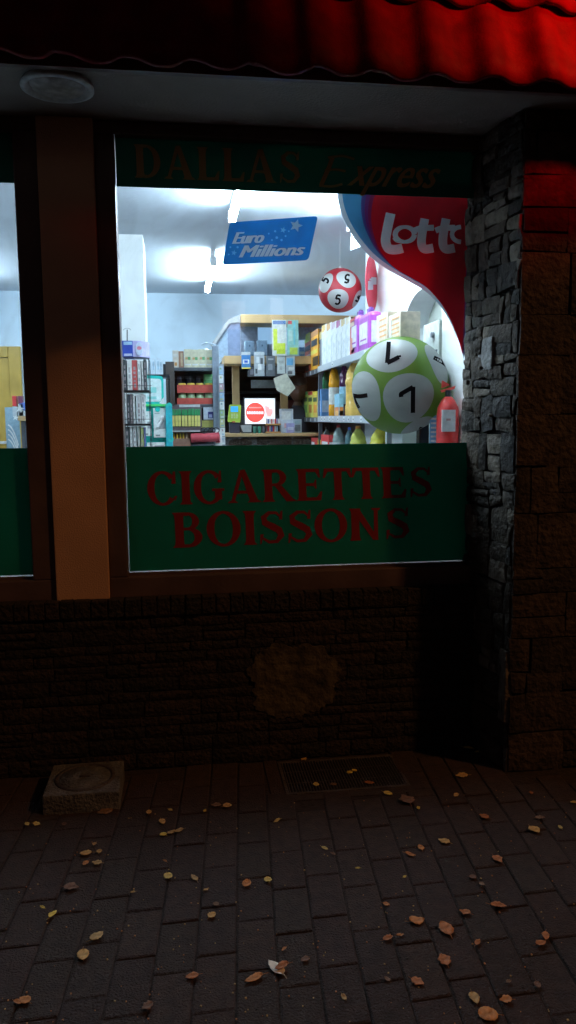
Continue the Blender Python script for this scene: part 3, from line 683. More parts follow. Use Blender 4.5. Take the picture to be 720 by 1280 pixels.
# ------------------------------------------------------------ house over the road, lit windows added for faint reflections in the panes
HB = thing('house', 'dark house across the street, with two added lit windows mirrored faintly in the shop window', 'house', (1.5, -9, 0))
a = MB(); a.box(-1.5, 4.5, -12, -9, -.05, 5.2, M('dark_render_wall', (.10, .08, .07), .9, var=.3, vscale=2, bump=.3)); wl = a.build('wall', HB)
a = MB(); a.prism([(-1.8, -8.7, 5.2), (-1.8, -10.5, 6.9), (-1.8, -12.3, 5.2)], 6.6, m_tile, n=(1, 0, 0)); a.build('roof', HB)
for (x, z, w, h, cc, e) in ((1.98, 3.35, .26, 1.0, (1, .72, .60), 2.0), (1.12, 3.50, .46, .55, (1, .55, .40), 1.6)):  # glowing panes added and placed to mirror in the shop glass
    a = MB(); a.box(x-w/2-.05, x+w/2+.05, -8.998, -8.96, z-h/2-.05, z-h/2, m_frame); a.box(x-w/2-.05, x+w/2+.05, -8.998, -8.96, z+h/2, z+h/2+.05, m_frame); a.box(x-w/2-.05, x-w/2, -8.998, -8.96, z-h/2, z+h/2, m_frame); a.box(x+w/2, x+w/2+.05, -8.998, -8.96, z-h/2, z+h/2, m_frame); f_ = a.build('window', HB)
    a = MB(); a.box(x-w/2, x+w/2, -8.998, -8.98, z-h/2, z+h/2, M('added_glow_pane', cc, .5, emis=e)); a.build('pane', f_)

# ------------------------------------------------------------ fluorescent lamps
m_tube = M('fluorescent_tube', (.70, .90, 1), .4); _b = m_tube.node_tree.nodes['Principled BSDF']
_b.inputs['Emission Color'].default_value = (.66, .86, 1, 1); _b.inputs['Emission Strength'].default_value = TUBE
def fluoro(x, y0, y1, label):
    T = thing('ceiling_lamp', label, 'lamp', (x, (y0+y1)/2, ZC), 'fluorescent tube lamps on the shop ceiling')
    a = MB(); a.box(x-.013, x+.013, y0, y1, ZC-.045, ZC-.001, C(.8, .82, .84, .4), .006); a.build('batten', T)
    a = MB(); a.tube((x, y0+.03, ZC-.088), (x, y1-.03, ZC-.088), .019, m_tube, n=14); a.build('tube', T)
    for y in (y0+.012, y1-.012): a = MB(); a.box(x-.022, x+.022, y-.014, y+.014, ZC-.108, ZC-.045, C(.8, .82, .84, .4), .004); a.build('tube_holder', T)
q = onZ(290, 273, ZC-.08); fluoro(q.x+.0, q.y-.95, q.y, 'lit fluorescent lamp nearest the window, above the blue sign')
q = onZ(259, 362, ZC-.08); fluoro(q.x, q.y-1.2, q.y, 'lit fluorescent lamp farther back, left of the blue sign')
fluoro(1.0, 3.62, 4.5, 'added lit lamp brightening the white side wall, hidden behind the red corner banner')  # extra unseen tube, added to brighten the side wall
fluoro(-1.75, 5.6, 6.8, 'lit fluorescent lamp far back behind the left window')
fluoro(-1.9, 3.6, 4.8, 'lit fluorescent lamp near the glass of the left window')
fluoro(2.6, 6.0, 7.0, 'lit fluorescent lamp round the corner behind the white side wall')

# ------------------------------------------------------------ hanging signs and balls
def rounded(pts, r, n=6):
    out = []; k = len(pts); pts = [Vector(p) for p in pts]
    for i in range(k):
        a, b, c = pts[i-1], pts[i], pts[(i+1) % k]; u = (a-b).normalized()*r; v = (c-b).normalized()*r
        for j in range(n+1): t = j/n; out.append((b+u)*(1-t)**2+b*2*t*(1-t)+(b+v)*t*t)
    return out
Ye = 3.46
m_blue = M('blue_sign_plastic', (.02, .22, .46), .4, var=.35, vscale=5, trans=.45)
m_signw = M('white_sign_print', (.80, .86, .90), .4, trans=.3); m_lightb = M('pale_blue_sign_print', (.22, .55, .78), .4, trans=.3)
E_ = thing('hanging_sign', 'blue slanted plastic sign with rounded corners reading Euro Millions, hanging inside the window', 'sign', onY(338, 300, Ye))
a = MB(); a.prism([onY(*p, Ye) for p in rounded([(278, 331), (287, 278), (397.5, 270), (385.5, 325)], 5)], .006, m_blue, n=(0, 1, 0)); pn = a.build('panel', E_)
a = MB()
ftext(a, 'Euro', (294, 290.5), (331, 289), (291, 305), Ye-.001, m_signw, bold=.018, shear=.22)
ftext(a, 'Millions', (303, 307), (382, 304), (299.5, 322), Ye-.001, m_signw, bold=.018, shear=.22); o = a.build('lettering', pn); o['label'] = 'white bold slanted lettering reading Euro Millions'
a = MB()
def star(cx, cy, r, mat, rot=0):
    pts = [(cx+(r if i % 2 == 0 else r*.45)*math.sin(rot+PI*i/5), cy-(r if i % 2 == 0 else r*.45)*math.cos(rot+PI*i/5)) for i in range(10)]
    a.prism([onY(*p, Ye-.0012) for p in pts], .001, mat, n=(0, 1, 0))
star(370, 282, 8.5, M('grey_blue_star_print', (.45, .62, .74), .4, trans=.3), .3); star(354, 287.5, 4, m_lightb, .3); star(292.5, 316, 3.6, m_lightb, .2)
for (x, y, r) in ((344, 289, 1.4), (346, 297, 1.7), (352, 300, 1.5), (357, 295, 1.2), (340, 300, 1.2), (288, 309, 1.2), (297, 309, 1.4), (336, 292, 1.1), (361, 289, 1), (286, 318, 1)):
    a.prism([onY(x+r*math.cos(i*PI/5), y+r*math.sin(i*PI/5), Ye-.0012) for i in range(10)], .001, m_lightb, n=(0, 1, 0))
a.build('star_print', pn)
for px in (300, 385):
    a = MB(); p0 = onY(px, 277, Ye+.003); a.tube(p0, (p0.x, p0.y, ZC), .0007, C(.7, .7, .7), n=5); a.build('hanging_thread', E_)

Yl = 3.40
m_red = M('red_sign_plastic', (.75, .02, .045), .4, trans=.7)
xr = XW-.006
def cl(p): q = Vector(p); q.x = min(q.x, xr); return q
Ls = thing('corner_banner', 'red curved corner banner with blue edge reading Lotto, hanging inside the window by the pier', 'banner', onY(520, 300, Yl))
outc = smooth([(422, 236), (423.5, 255), (430, 275), (442, 296), (460, 318), (482, 335), (508, 350), (532, 364), (550, 382), (563, 402), (575, 430), (580, 450)], 4)
def shift(c, dx, dy): return [(p[0]+dx, p[1]-dy) for p in c]
def poly(c): return [cl(onY(*p, Yl)) for p in c]+[Vector((xr, Yl, onY(590, 236, Yl).z))]
a = MB(); a.prism(poly(outc), .004, M('pale_grey_banner_edge', (.55, .60, .66), .5, trans=.3), n=(0, 1, 0)); bn = a.build('banner_edge', Ls)
def layer(mb, c, k, mat): mb.prism([q+Vector((0, -k*.0006, 0)) for q in poly(c)], .0005, mat, n=(0, 1, 0))
a = MB(); inner = [(p[0]+5.5-3.8*max(0, (i-16))/28, p[1]-2.5) for i, p in enumerate(outc)]; layer(a, inner, 1, M('blue_banner_print', (.07, .30, .55), .4, trans=.3)); a.build('blue_band', bn)
a = MB()
for k, (dx, colr) in enumerate(((22, (.16, .12, .42)), (27, (.30, .06, .30)), (32, (.42, .04, .18)), (37, (.78, .02, .045)))):
    c = []
    for i, p in enumerate(outc):
        t = i/(len(outc)-1); wv = max(-.18, 1.15-t*2.6)
        c.append((p[0]+5+dx*wv*1.15, p[1]-3-dx*.12))
    layer(a, c, 2+k, M('red_banner_print', colr, .4, trans=.7))
a.build('red_field', bn)
a = MB(); kk = [0]
def lp(x, y): return cl(onY(360+x/3, 220+y/3, Yl-.0045-(kk[0] % 6)*1e-4))
def st(pts, w): kk[0] += 1; stroke(a, smooth(pts), w, lp, m_signw)
st([(385, 140), (372, 200), (366, 245), (378, 272), (405, 276), (430, 270)], [36]*31)
n = 24; ring = [(438+36*math.cos(2*PI*i/n), 219-28*math.sin(2*PI*i/n)) for i in range(n+1)]
kk[0] += 1; stroke(a, ring, [13+7*abs(math.cos(2*PI*i/n)) for i in range(n+1)], lp, m_signw)
st([(395, 232), (410, 244), (440, 248)], [8, 9, 10, 11, 12, 12, 12, 12, 11, 10, 9, 8, 7])
for x in (505, 585):
    st([(x+8, 160), (x-2, 215), (x-4, 255), (x+8, 274), (x+40, 270)], [33]*25)
    st([(x-32, 205), (x-6, 196), (x+42, 194)], [22]*13)
kk[0] += 1; ring = [(649+34*math.cos(2*PI*i/n), 219-28*math.sin(2*PI*i/n)) for i in range(6, 19)]
stroke(a, ring, 17, lp, m_signw)
o = a.build('lettering', bn); o['label'] = 'chunky white lettering reading Lotto'
# oval pendant seen nearly edge-on
Yd = 4.9; c = onY(465, 355, Yd)
R_ = thing('hanging_disc', 'red oval cardboard disc turned almost edge-on, between the red ball and the white wall', 'disc', c)
a = MB(); rr = (onY(465, 320, Yd).z-onY(465, 389, Yd).z)/2; ca, sa = math.cos(math.radians(62)), math.sin(math.radians(62))
a.prism([c+Vector((rr*.92*math.cos(t)*ca, rr*.92*math.cos(t)*sa, rr*math.sin(t))) for t in [2*PI*i/40 for i in range(40)]], .004, M('red_card', (.60, .04, .07), .5), n=(-sa, ca, 0)); ds = a.build('disc', R_)
a = MB()
nn = Vector((sa, -ca, 0))*.003
for (u0, u1, v0, v1) in ((-.75, .1, -.32, .0), (-.2, .7, -.05, .22), (-.5, .2, .05, .12)):
    a.prism([c+nn+Vector((rr*.9*u*ca, rr*.9*u*sa, rr*v)) for u, v in ((u0, v0), (u1, v0+.12), (u1, v1+.12), (u0, v1))], .001, m_signw, n=(sa, -ca, 0))
a.build('white_print', ds)
a = MB(); a.tube(c+Vector((0, 0, rr)), (c.x, c.y, ZC), .0008, C(.7, .7, .7), n=5); a.build('hanging_thread', R_)
# little white pennant
c = onY(440, 300, 4.2); T = thing('paper_pennant', 'small white paper pennant hanging left of the white side wall behind the banner', 'pennant', c)
a = MB(); a.prism([onY(*p, 4.2) for p in ((439, 290), (452, 308), (438, 313))], .002, C(.78, .82, .85), n=(0, 1, 0)); a.tube(onY(439, 290, 4.2), (onY(439, 290, 4.2).x, 4.2, ZC), .0008, C(.7, .7, .7), n=5); a.build('paper', T)

def ball(name, label, px, py, rpx, Y, col, ovals, digits, extra, dw):
    c = onY(px, py, Y); R = rpx/F*(c-Vector((0, 0, H))).dot(fw)
    vd = (c-Vector((0, 0, H))).normalized()          # view direction through the ball's centre
    ux = vd.cross(Vector((0, 0, 1))).normalized(); uy = ux.cross(vd)
    def sph(dx, dy, k=1.0):                          # direction from an offset in ball radii
        rr = math.hypot(dx, dy)
        if rr > .97: dx, dy = dx/rr*.97, dy/rr*.97; rr = .97
        return (ux*dx-uy*dy-vd*math.sqrt(1-rr*rr))
    T = thing(name, label, 'ball', c)
    m_b = M(name+'_vinyl', col, .42, var=.08, vscale=3, trans=.42); m_o = M('pale_print_oval', (.46, .47, .45), .45, trans=.34)
    bm = bmesh.new(); bmesh.ops.create_uvsphere(bm, u_segments=48, v_segments=28, radius=R)
    bm.verts.index_update(); a = MB(); a.add([v.co+c for v in bm.verts], [[v.index for v in f.verts] for f in bm.faces], m_b, True); bm.free(); sk = a.build('skin', T)
    a = MB()
    def cap(d, ang, el):
        d = d.normalized(); u = d.cross(Vector((.2, .1, 1))).normalized(); w = d.cross(u); vs = [c+d*R*1.003]; n = 36; rings = 5
        for j in range(1, rings+1):
            for i in range(n):
                t = 2*PI*i/n; rad_ = ang*j/rings*(1+el*math.cos(2*t)+.04*math.cos(3*t+1)); vs.append(c+(d*math.cos(rad_)+(u*math.cos(t)+w*math.sin(t))*math.sin(rad_))*R*1.003)
        fs = [(0, 1+i, 1+(i+1) % n) for i in range(n)]+[(1+j*n+i, 1+(j+1)*n+i, 1+(j+1)*n+(i+1) % n, 1+j*n+(i+1) % n) for j in range(rings-1) for i in range(n)]
        a.add(vs, fs, m_o, True)
    for (x, y, ang, el) in ovals: cap(sph((x-px)/rpx, (y-py)/rpx), ang, el)
    for (d, ang) in extra: cap(-(ux*d[0]-uy*d[1]-vd*d[2]), ang, .06)
    ov = a.build('print_ovals', sk)
    a = MB(); k = [0]
    def tp(x, y): return c+sph((x-px)/rpx, (y-py)/rpx).normalized()*R*(1.006+.0004*(k[0] % 5))
    for pts in digits: k[0] += 1; stroke(a, smooth(pts, 4), dw, tp, C(.006, .006, .007, .9, spec=0.))
    a.build('digits', ov)
    a = MB(); a.tube(c+Vector((0, 0, R)), (c.x, c.y, ZC), .0008, C(.7, .7, .7), n=5); a.lathe(c+Vector((0, 0, R-.004)), [(.012, 0), (.008, .012), (.003, .014)], C(.6, .6, .6), 12); a.build('hanging_thread', T)
def s6(x, y): return (430+x*.2361, 380+y*.2361)
def s2(x, y): return (360+x/3, 220+y/3)
g7 = [[s6(238, 210), s6(236, 265), s6(232, 320)], [s6(232, 320), s6(262, 306), s6(290, 292)], [s6(290, 294), s6(288, 284)],
      [s6(303, 488), s6(302, 474), s6(310, 468), s6(360, 440)], [s6(361, 438), s6(361, 500), s6(362, 568)],
      [s6(52, 480), s6(90, 484), s6(134, 478)], [s6(52, 480), s6(66, 514), s6(84, 546)], [s6(463, 294), s6(500, 312), s6(535, 334)], [s6(404, 664), s6(410, 646)]]
ball('green_ball', 'large green inflatable ball with pale ovals and black sevens, hanging by the pier', 500, 482, 60, 3.72, (.15, .27, .025),
     [(*s6(245, 262), .50, .10), (*s6(345, 500), .53, .0), (*s6(100, 490), .53, -.02), (*s6(497, 312), .42, -.14), (*s6(405, 668), .42, .1)], g7, [((.2, .1, 1), .48), ((-.9, .3, .5), .45), ((.4, -.85, .5), .45), ((.85, .5, .3), .4)], 5.2)
def five(cx, cy, s, rot):
    P = [[(.5, 1), (-.35, 1)], [(-.35, 1), (-.42, .5), (-.45, .1)], [(-.45, .12), (-.1, .28), (.3, .2), (.5, -.2), (.4, -.7), (0, -.95), (-.45, -.8)]]
    c_, s_ = math.cos(rot), math.sin(rot)
    return [[(cx+s*(x*c_-y*s_), cy-s*(x*s_+y*c_)) for x, y in q] for q in P]
d5 = five(*s2(187, 462), 5.4, -.2)+five(*s2(221, 388), 4.8, 2.9)+five(*s2(141, 392), 4.3, 1.0)+five(*s2(262, 460), 3.6, -.7)
ball('red_ball', 'small red inflatable ball with pale ovals and black fives, hanging below the blue sign', 425, 363, 27, 4.9, (.40, .02, .03),
     [(*s2(187, 462), .50, .0), (*s2(221, 386), .46, .05), (*s2(138, 398), .46, -.02), (*s2(264, 462), .42, 0)], d5, [((.2, .1, 1), .48), ((-.9, .3, .5), .45), ((.4, -.85, .5), .45)], 2.4)

# ------------------------------------------------------------ goods: builders
def pb(mb, x0, y0, x1, y1, Y, d, mat, bev=.002, gap=0):     # box whose front fills a pixel rect on plane Y
    p, q = onY(x0, y1, Y), onY(x1, y0, Y); mb.box(p.x, q.x, Y, Y+d, p.z, q.z, mat, bev); return (p.x, q.x, p.z, q.z)
def carton(name, label, cat, px, Y, d, base, prints=(), group=None, bev=.002):
    """box standing with its face on plane Y; prints are (u0,u1,v0,v1,colour) on the face"""
    p, q = onY(px[0], px[3], Y), onY(px[2], px[1], Y); T = thing(name, label, cat, ((p.x+q.x)/2, Y+d/2, p.z), group)
    a = MB(); a.box(p.x, q.x, Y, Y+d, p.z, q.z, base, bev); bd = a.build('carton' if name != 'carton' else 'box_body', T)
    if prints:
        a = MB()
        for k, (u0, u1, v0, v1, m) in enumerate(prints):
            a.box(p.x+(q.x-p.x)*u0, p.x+(q.x-p.x)*u1, Y-.0012-.0002*k, Y-.0002, p.z+(q.z-p.z)*v0, p.z+(q.z-p.z)*v1, m)
        a.build('printed_label', bd)
    return T
def sidebox(name, label, cat, X, ya_, yb_, z0, z1, d, base, prints=(), group=None, bev=.002):
    """box on the right-hand gondola: its face looks to -X; u runs from far (0) to near (1)"""
    T = thing(name, label, cat, (X+d/2, (ya_+yb_)/2, z0), group); y0, y1 = min(ya_, yb_), max(ya_, yb_)
    a = MB(); a.box(X, X+d, y0+.001, y1-.001, z0, z1, base, bev); bd = a.build('box_body', T)
    if prints:
        a = MB()
        for k, (u0, u1, v0, v1, m) in enumerate(prints):
            a.box(X-.0012-.0002*k, X-.0002, y1-(y1-y0)*u1, y1-(y1-y0)*u0, z0+(z1-z0)*v0, z0+(z1-z0)*v1, m)
            if len(prints) < 5: a.box(X+d*.08, X+d*.92, y0-.0004, y0+.0006, z0+(z1-z0)*v0, z0+(z1-z0)*v1, m)
        a.build('printed_label', bd)
    return T
def bottle(name, label, x, y, z, r, h, body, cap, lab=None, lab2=None, shape='soda', group=None, sx=1):
    T = thing(name, label, 'bottle', (x, y, z), group)
    P = {'soda': [(.5, 0), (.9, .015), (1, .06), (1, .20), (.93, .225), (.93, .55), (1, .57), (.99, .62), (.88, .66), (.90, .70), (.86, .74), (.66, .82), (.42, .89), (.28, .925), (.28, .955)],
         'squeeze': [(.9, 0), (1, .02), (1, .80), (.92, .87), (.5, .91), (.4, .93), (.4, .94)]}[shape]
    a = MB(); a.lathe((x, y, z), [(k*r, v*h) for k, v in P], body, 20, 1, sx); b_ = a.build('bottle_body', T)
    a = MB(); cr_ = P[-1][0]*r*1.18; a.lathe((x, y, z), [(cr_, h*.93), (cr_, h*.995), (cr_*.8, h)], cap, 14, 1, sx); a.build('cap', T)
    if lab: a = MB(); a.lathe((x, y, z), [(r*.955, h*.24), (r*.955, h*.54)] if shape == 'soda' else [(r*1.02, h*.18), (r*1.02, h*.66)], lab, 20, 1, sx); lb = a.build('paper_label', b_)
    return T
W_ = C(.78, .80, .80); CR = C(.72, .66, .50); OR = C(.75, .30, .05); YE_ = C(.80, .62, .06); RD = C(.60, .05, .05); GN = C(.05, .34, .10); TL = C(.02, .48, .42); BL = C(.04, .12, .50); PU = C(.34, .07, .36); BK = m_black; LB = C(.35, .55, .75); DG = C(.06, .07, .08); LG = C(.45, .62, .12); PK = C(.75, .25, .35); LI = C(.42, .40, .66)

# ------------------------------------------------------------ wire rack of magazines at the left
Yr = 4.4
p0, p1 = onY(152, 425, Yr), onY(186, 446, Yr); xa, xb = p0.x, p1.x
K = thing('display_rack', 'narrow wire rack of slim cases with a blue header, standing inside by the beige mullion', 'rack', ((xa+xb)/2, Yr+.1, ZF))
a = MB()
for x in (xa+.004, xb-.004):
    for y in (Yr+.02, Yr+.2): a.tube((x, y, ZF), (x, y, onY(160, 447, Yr).z), .0022, m_black, n=6)
a.build('rack_frame', K)
zt1, zt2, zt3 = onY(160, 489, Yr).z, onY(160, 531, Yr).z, onY(160, 575, Yr).z
for z in (zt1, zt2, zt3, .95, .6, .25):
    a = MB(); a.box(xa, xb, Yr, Yr+.21, z-.006, z, m_black); a.box(xa, xb, Yr-.002, Yr+.002, z, z+.006, m_black); a.wire([(xa, Yr-.003, z+.03), (xb+.01, Yr-.003, z+.03)], .0014, m_black); a.build('shelf', K)
z0, z1 = onY(160, 446, Yr).z, onY(160, 426, Yr).z
a = MB(); xm = onY(166, 430, Yr).x
a.box(xa, xm-.001, Yr-.005, Yr+.2, z0, z1, C(.03, .07, .42)); 
pts = [(xm, Yr-.005)]+[(xm+(xb-xm)*math.sin(t*PI/2), Yr-.005+.09*(1-math.cos(t*PI/2))) for t in (.2, .4, .6, .8, 1)]+[(xb, Yr+.2), (xm, Yr+.2)]
a.prism([(x, y, z0) for x, y in pts], z1-z0, LI, n=(0, 0, 1)); hd = a.build('header_card', K)
a = MB(); cc = onY(174, 436, Yr-.006)
a.prism([cc+Vector((.020*math.cos(t), 0, .036*math.sin(t))) for t in [2*PI*i/24 for i in range(24)]], .001, C(.6, .68, .85), n=(0, 1, 0)); a.prism([cc+Vector((.013*math.cos(t), -.001, .010*math.sin(t)+.004)) for t in [2*PI*i/24 for i in range(24)]], .001, PK, n=(0, 1, 0))
pb(a, 154.5, 427, 165, 431, Yr-.006, .001, LB, 0); pb(a, 155, 442, 165, 445, Yr-.006, .001, C(.5, .55, .75), 0); a.build('badge_print', hd)
a = MB(); hk = onY(159, 426, Yr+.05); tp_ = onY(159, 412, Yr+.05)
a.wire([hk, tp_], .003, m_black); a.wire([tp_+Vector((.02*math.cos(t)-.0, 0, .012*math.sin(t)-.004)) for t in [PI*i/8 for i in range(9)]], .0018, C(.4, .4, .4)); a.build('hook', K)
random.seed(11)
tiers = [('top', zt1, [(160, 166, W_), (166, 172.5, C(.55, .10, .10)), (173, 177, W_), (178, 180, W_), (155, 159, DG), (180.5, 184, DG)], 448),
         ('middle', zt2, [(156, 158, W_), (158.3, 162, DG), (162.3, 165.5, C(.16, .14, .15)), (166, 168.5, W_), (170.5, 176, C(.62, .64, .66)), (176.5, 181, W_)], 492),
         ('lower', zt3, [(161, 164, W_), (165, 169, C(.65, .67, .68)), (171, 173.5, C(.5, .5, .45)), (175, 178, C(.5, .56, .2)), (178.5, 180, C(.12, .16, .4)), (155, 160, DG)], 533)]
ordn = ['first', 'second', 'third', 'fourth', 'fifth', 'sixth', 'seventh', 'eighth', 'ninth', 'tenth']
for nm, z, sp, ytop in tiers:
    sp = sorted(sp, key=lambda s: s[0])
    for i, (x0, x1, m) in enumerate(sp):
        pl_, pr_ = onY(x0, 500, Yr+.01).x, onY(x1, 500, Yr+.01).x; zt__ = onY(165, ytop+random.uniform(0, 3), Yr+.01).z
        if zt__-z > .22: z_ = zt__-.21
        T = thing('slim_case', f'{ordn[i]} slim case from the left on the {nm} tier of the wire rack', 'case', ((pl_+pr_)/2, Yr+.08, z+.001), 'slim cases in the wire rack')
        a = MB(); a.box(pl_+.0005, pr_-.0005, Yr+.01, Yr+.15, z+.001, zt__, m, .0008); bd = a.build('cover', T)
        a = MB(); w = pr_-pl_; h_ = zt__-z; zz = z+h_*.12
        while zz < zt__-h_*.2:
            d = random.uniform(.008, .03); a.box(pl_+w*.3, pr_-w*.3, Yr+.0092, Yr+.0098, zz, zz+d, C(.45, .45, .48) if m in (W_,) else C(.35, .3, .32)); zz += d+random.uniform(.008, .02)
        a.build('spine_print', bd)

# teal accessory stand behind the rack
Yt = 4.85
K = thing('accessory_stand', 'turquoise display stand of blister packs between the wire rack and the left shelf', 'display stand', (onY(196, 500, Yt).x, Yt, ZF))
a = MB(); tq = C(.02, .50, .45, .35)
p, q = onY(181, 558, Yt), onY(215, 506, Yt); a.box(p.x, q.x, Yt+.02, Yt+.05, ZF, q.z, tq, .003); a.build('back_board', K)
a = MB(); a.prism([onY(*c_, Yt) for c_ in rounded([(179, 505), (179, 469), (204, 470), (205, 505)], 5)], .012, tq, n=(0, 1, 0)); hb = a.build('header_board', K)
a = MB(); a.prism([onY(*c_, Yt-.001) for c_ in rounded([(179, 502), (179, 473), (201.5, 473.5), (202, 502)], 4)], .001, C(.70, .84, .84), n=(0, 1, 0))
a.prism([onY(*c_, Yt-.002) for c_ in rounded([(188, 491), (188, 484), (195.5, 484), (195.5, 491)], 1)], .0008, C(.30, .70, .66), n=(0, 1, 0)); pb(a, 180, 485, 185.5, 486.5, Yt-.002, .001, C(.3, .7, .66), 0); pb(a, 184.5, 495.5, 195.5, 499, Yt-.002, .001, C(.3, .7, .66), 0)
a.prism([onY(*c_, Yt-.0015) for c_ in ((199, 504), (205, 496), (205, 505))], .001, W_, n=(0, 1, 0)); a.build('header_print', hb)
a = MB(); pb(a, 181, 505, 211, 508, Yt-.002, .02, C(.08, .62, .16), .001); a.build('green_rail', K)
a = MB(); pb(a, 208, 506, 215, 558, Yt-.03, .05, C(.04, .42, .50, .25), .004); a.tube(onY(211.5, 507, Yt-.03), onY(211.5, 507, Yt+.02), .018, tq); a.tube(onY(213.5, 549, Yt-.03), onY(213.5, 549, Yt+.02), .018, tq); a.build('side_rail', K)
for i, (x0, y0, x1, y1, lb) in enumerate(((192.5, 510, 207, 547, 'white blister pack with a grey plug on the turquoise stand'), (181, 514, 189, 545, 'narrow white blister pack at the left of the turquoise stand'), (184, 553, 206, 562, 'white packs half hidden by the green band on the turquoise stand'))):
    T = carton('blister_pack', lb, 'pack', (x0, y0, x1, y1), Yt-.012, .01, C(.72, .80, .78), ((.42, .95, .30, .58, C(.3, .34, .36)), (.15, .5, .05, .10, C(.2, .25, .25)), (.1, .5, .8, .83, C(.3, .4, .4))), 'packs on the turquoise stand')
    if i == 0:
        a = MB(); a.tube(onY(197.5, 534, Yt-.016), onY(203, 523, Yt-.016), .009, W_, n=8); a.tube(onY(202, 524, Yt-.016), onY(205, 521, Yt-.016), .012, C(.6, .62, .63), n=8); a.tube(onY(197, 511.5, Yt-.016), onY(197, 511.5, Yt-.011), .016, tq, n=14); o = a.build('plug', T)
# slim books on a dark shelf behind
K = thing('book_shelf', 'dark shelf behind the turquoise stand holding white spined books', 'shelf', (onY(194, 470, 5.05).x, 5.1, ZF))
a = MB(); pb(a, 183, 468, 212, 472, 5.05, .14, m_black, 0); p = onY(183, 468, 5.05); q = onY(212, 468, 5.05)
a.box(p.x, p.x+.01, 5.05, 5.19, ZF, p.z, m_black); a.box(q.x-.01, q.x, 5.05, 5.19, ZF, p.z-.03, m_black); pb(a, 204, 455, 207, 468, 5.1, .02, m_black, 0); a.build('shelf_board', K)
for i, (x0, x1, y0) in enumerate(((190.3, 193.3, 448), (196, 199.2, 447.5), (199.8, 202.5, 448.5), (185.5, 187.5, 451))):
    T = carton('book', f'white spined book, {["left", "middle", "right", "shorter leftmost"][i]} of those behind the turquoise stand', 'book', (x0, y0, x1, 468.2), 5.06, .10, C(.62, .72, .82), ((.25, .75, .3, .8, C(.35, .5, .65)),), 'books behind the turquoise stand', .0008)

# ------------------------------------------------------------ left gondola
Yq = 5.3
K = thing('shop_shelf', 'dark shelf unit at the left of the counter with cream cartons on top', 'shelf unit', (onY(240, 500, Yq).x, Yq+.15, ZF))
xa, xb = onY(208, 480, Yq).x, onY(269, 480, Yq).x
a = MB(); pb(a, 208, 452, 217.5, 506, Yq-.02, .32, M('dark_brown_panel', (.07, .055, .05), .5), .002); p = onY(208, 506, Yq); q = onY(217.5, 506, Yq); a.box(p.x, q.x, Yq-.02, Yq+.3, ZF, p.z-.001, m_dark); a.build('side_panel', K)
a = MB(); a.box(xa+.03, xb, Yq+.29, Yq+.3, ZF, onY(240, 462, Yq).z, m_dark); a.build('back_panel', K)
lev = {}
for nm, yy in (('top', 459.5), ('second', 505.5), ('third', 535), ('fourth', 556)):
    z = onY(240, yy, Yq).z; lev[nm] = z; a = MB(); a.box(xa+.05, xb, Yq-.01, Yq+.29, z-.022, z, m_steel, .002); a.build('shelf_board', K)
for z in (.95, .6, .2): a = MB(); a.box(xa+.05, xb, Yq-.01, Yq+.29, z-.02, z, m_steel); a.build('shelf_board', K)
a = MB(); pb(a, 267, 432, 273.5, 534, Yq-.05, .03, C(.28, .33, .40, .35, metal=.2), .004); p = onY(267, 534, Yq-.05); q = onY(273.5, 534, Yq-.05); a.box(p.x, q.x, Yq-.05, Yq-.02, ZF, p.z-.001, C(.28, .33, .40, .35, metal=.2)); 
a.wire([onY(267+3.2, 432, Yq-.03)]+[onY(x, y, Yq-.03) for x, y in ((268, 431), (263, 429.5), (256, 429), (252, 431))], .006, C(.55, .66, .76)); a.build('upright', K)
def PR(*c_): return c_
for i in range(4):
    x0 = 230.5+9*i
    carton('carton', f'cream carton, {ordn[i]} from the left of the four on the left shelf top', 'carton', (x0, 436.5+(i % 2)*.5, x0+8.6, 459.4), Yq+.01, .10, C(.72, .68, .50), ((.5, .85, .42, .58, C(.15, .42, .18)), (.15, .48, .44, .56, C(.70, .42, .2)), (.1, .9, .12, .2, W_)), 'cream cartons on the left shelf')
carton('carton', 'white carton with a brown side at the left end of the left shelf top', 'carton', (216, 438, 223, 459.4), Yq+.02, .1, C(.72, .66, .58), ((.3, .7, .1, .3, C(.6, .3, .1)), (.1, .9, .6, .8, C(.72, .70, .66))))
carton('carton', 'brown carton squeezed left of the four cream cartons', 'carton', (223.5, 439, 229.5, 459.4), Yq+.03, .1, C(.42, .22, .14), ((.4, .8, .1, .9, C(.6, .45, .3)),))
T = thing('paper_bag', 'white rounded bag lying behind the four cream cartons', 'bag', onY(258, 450, Yq+.13)); a = MB(); c_ = onY(258, 446, Yq+.17); a.lathe((c_.x, c_.y, c_.z-.07), [(.05, 0), (.06, .03), (.06, .09), (.045, .115), (.01, .125)], C(.7, .78, .80), 18, 1, .7); a.build('bag_body', T)
for i in range(3):
    c_ = onY(224+12*i, 479.5, Yq+.12); r = .026
    T = thing('dark_jar', f'dark lidded jar, {ordn[i]} of three behind the red trays', 'jar', (c_.x, Yq+.13, lev['second']+.09), 'dark jars behind the red trays')
    a = MB(); zb_ = onY(224, 482, Yq+.12).z; a.lathe((c_.x, Yq+.13, 0), [(r, lev['second']), (r, zb_+.045)], C(.03, .03, .05, .2), 14); a.build('jar_body', T)
    a = MB(); a.lathe((c_.x, Yq+.13, 0), [(r*1.05, zb_+.046), (r*1.05, zb_+.062)], C(.05, .04, .06, .3), 14); a.build('lid', T)
carton('carton', 'light green pack at the right end behind the red trays', 'pack', (255, 468, 266, 482), Yq+.1, .05, C(.12, .45, .18), ((.1, .9, .5, .8, C(.3, .6, .3)),))
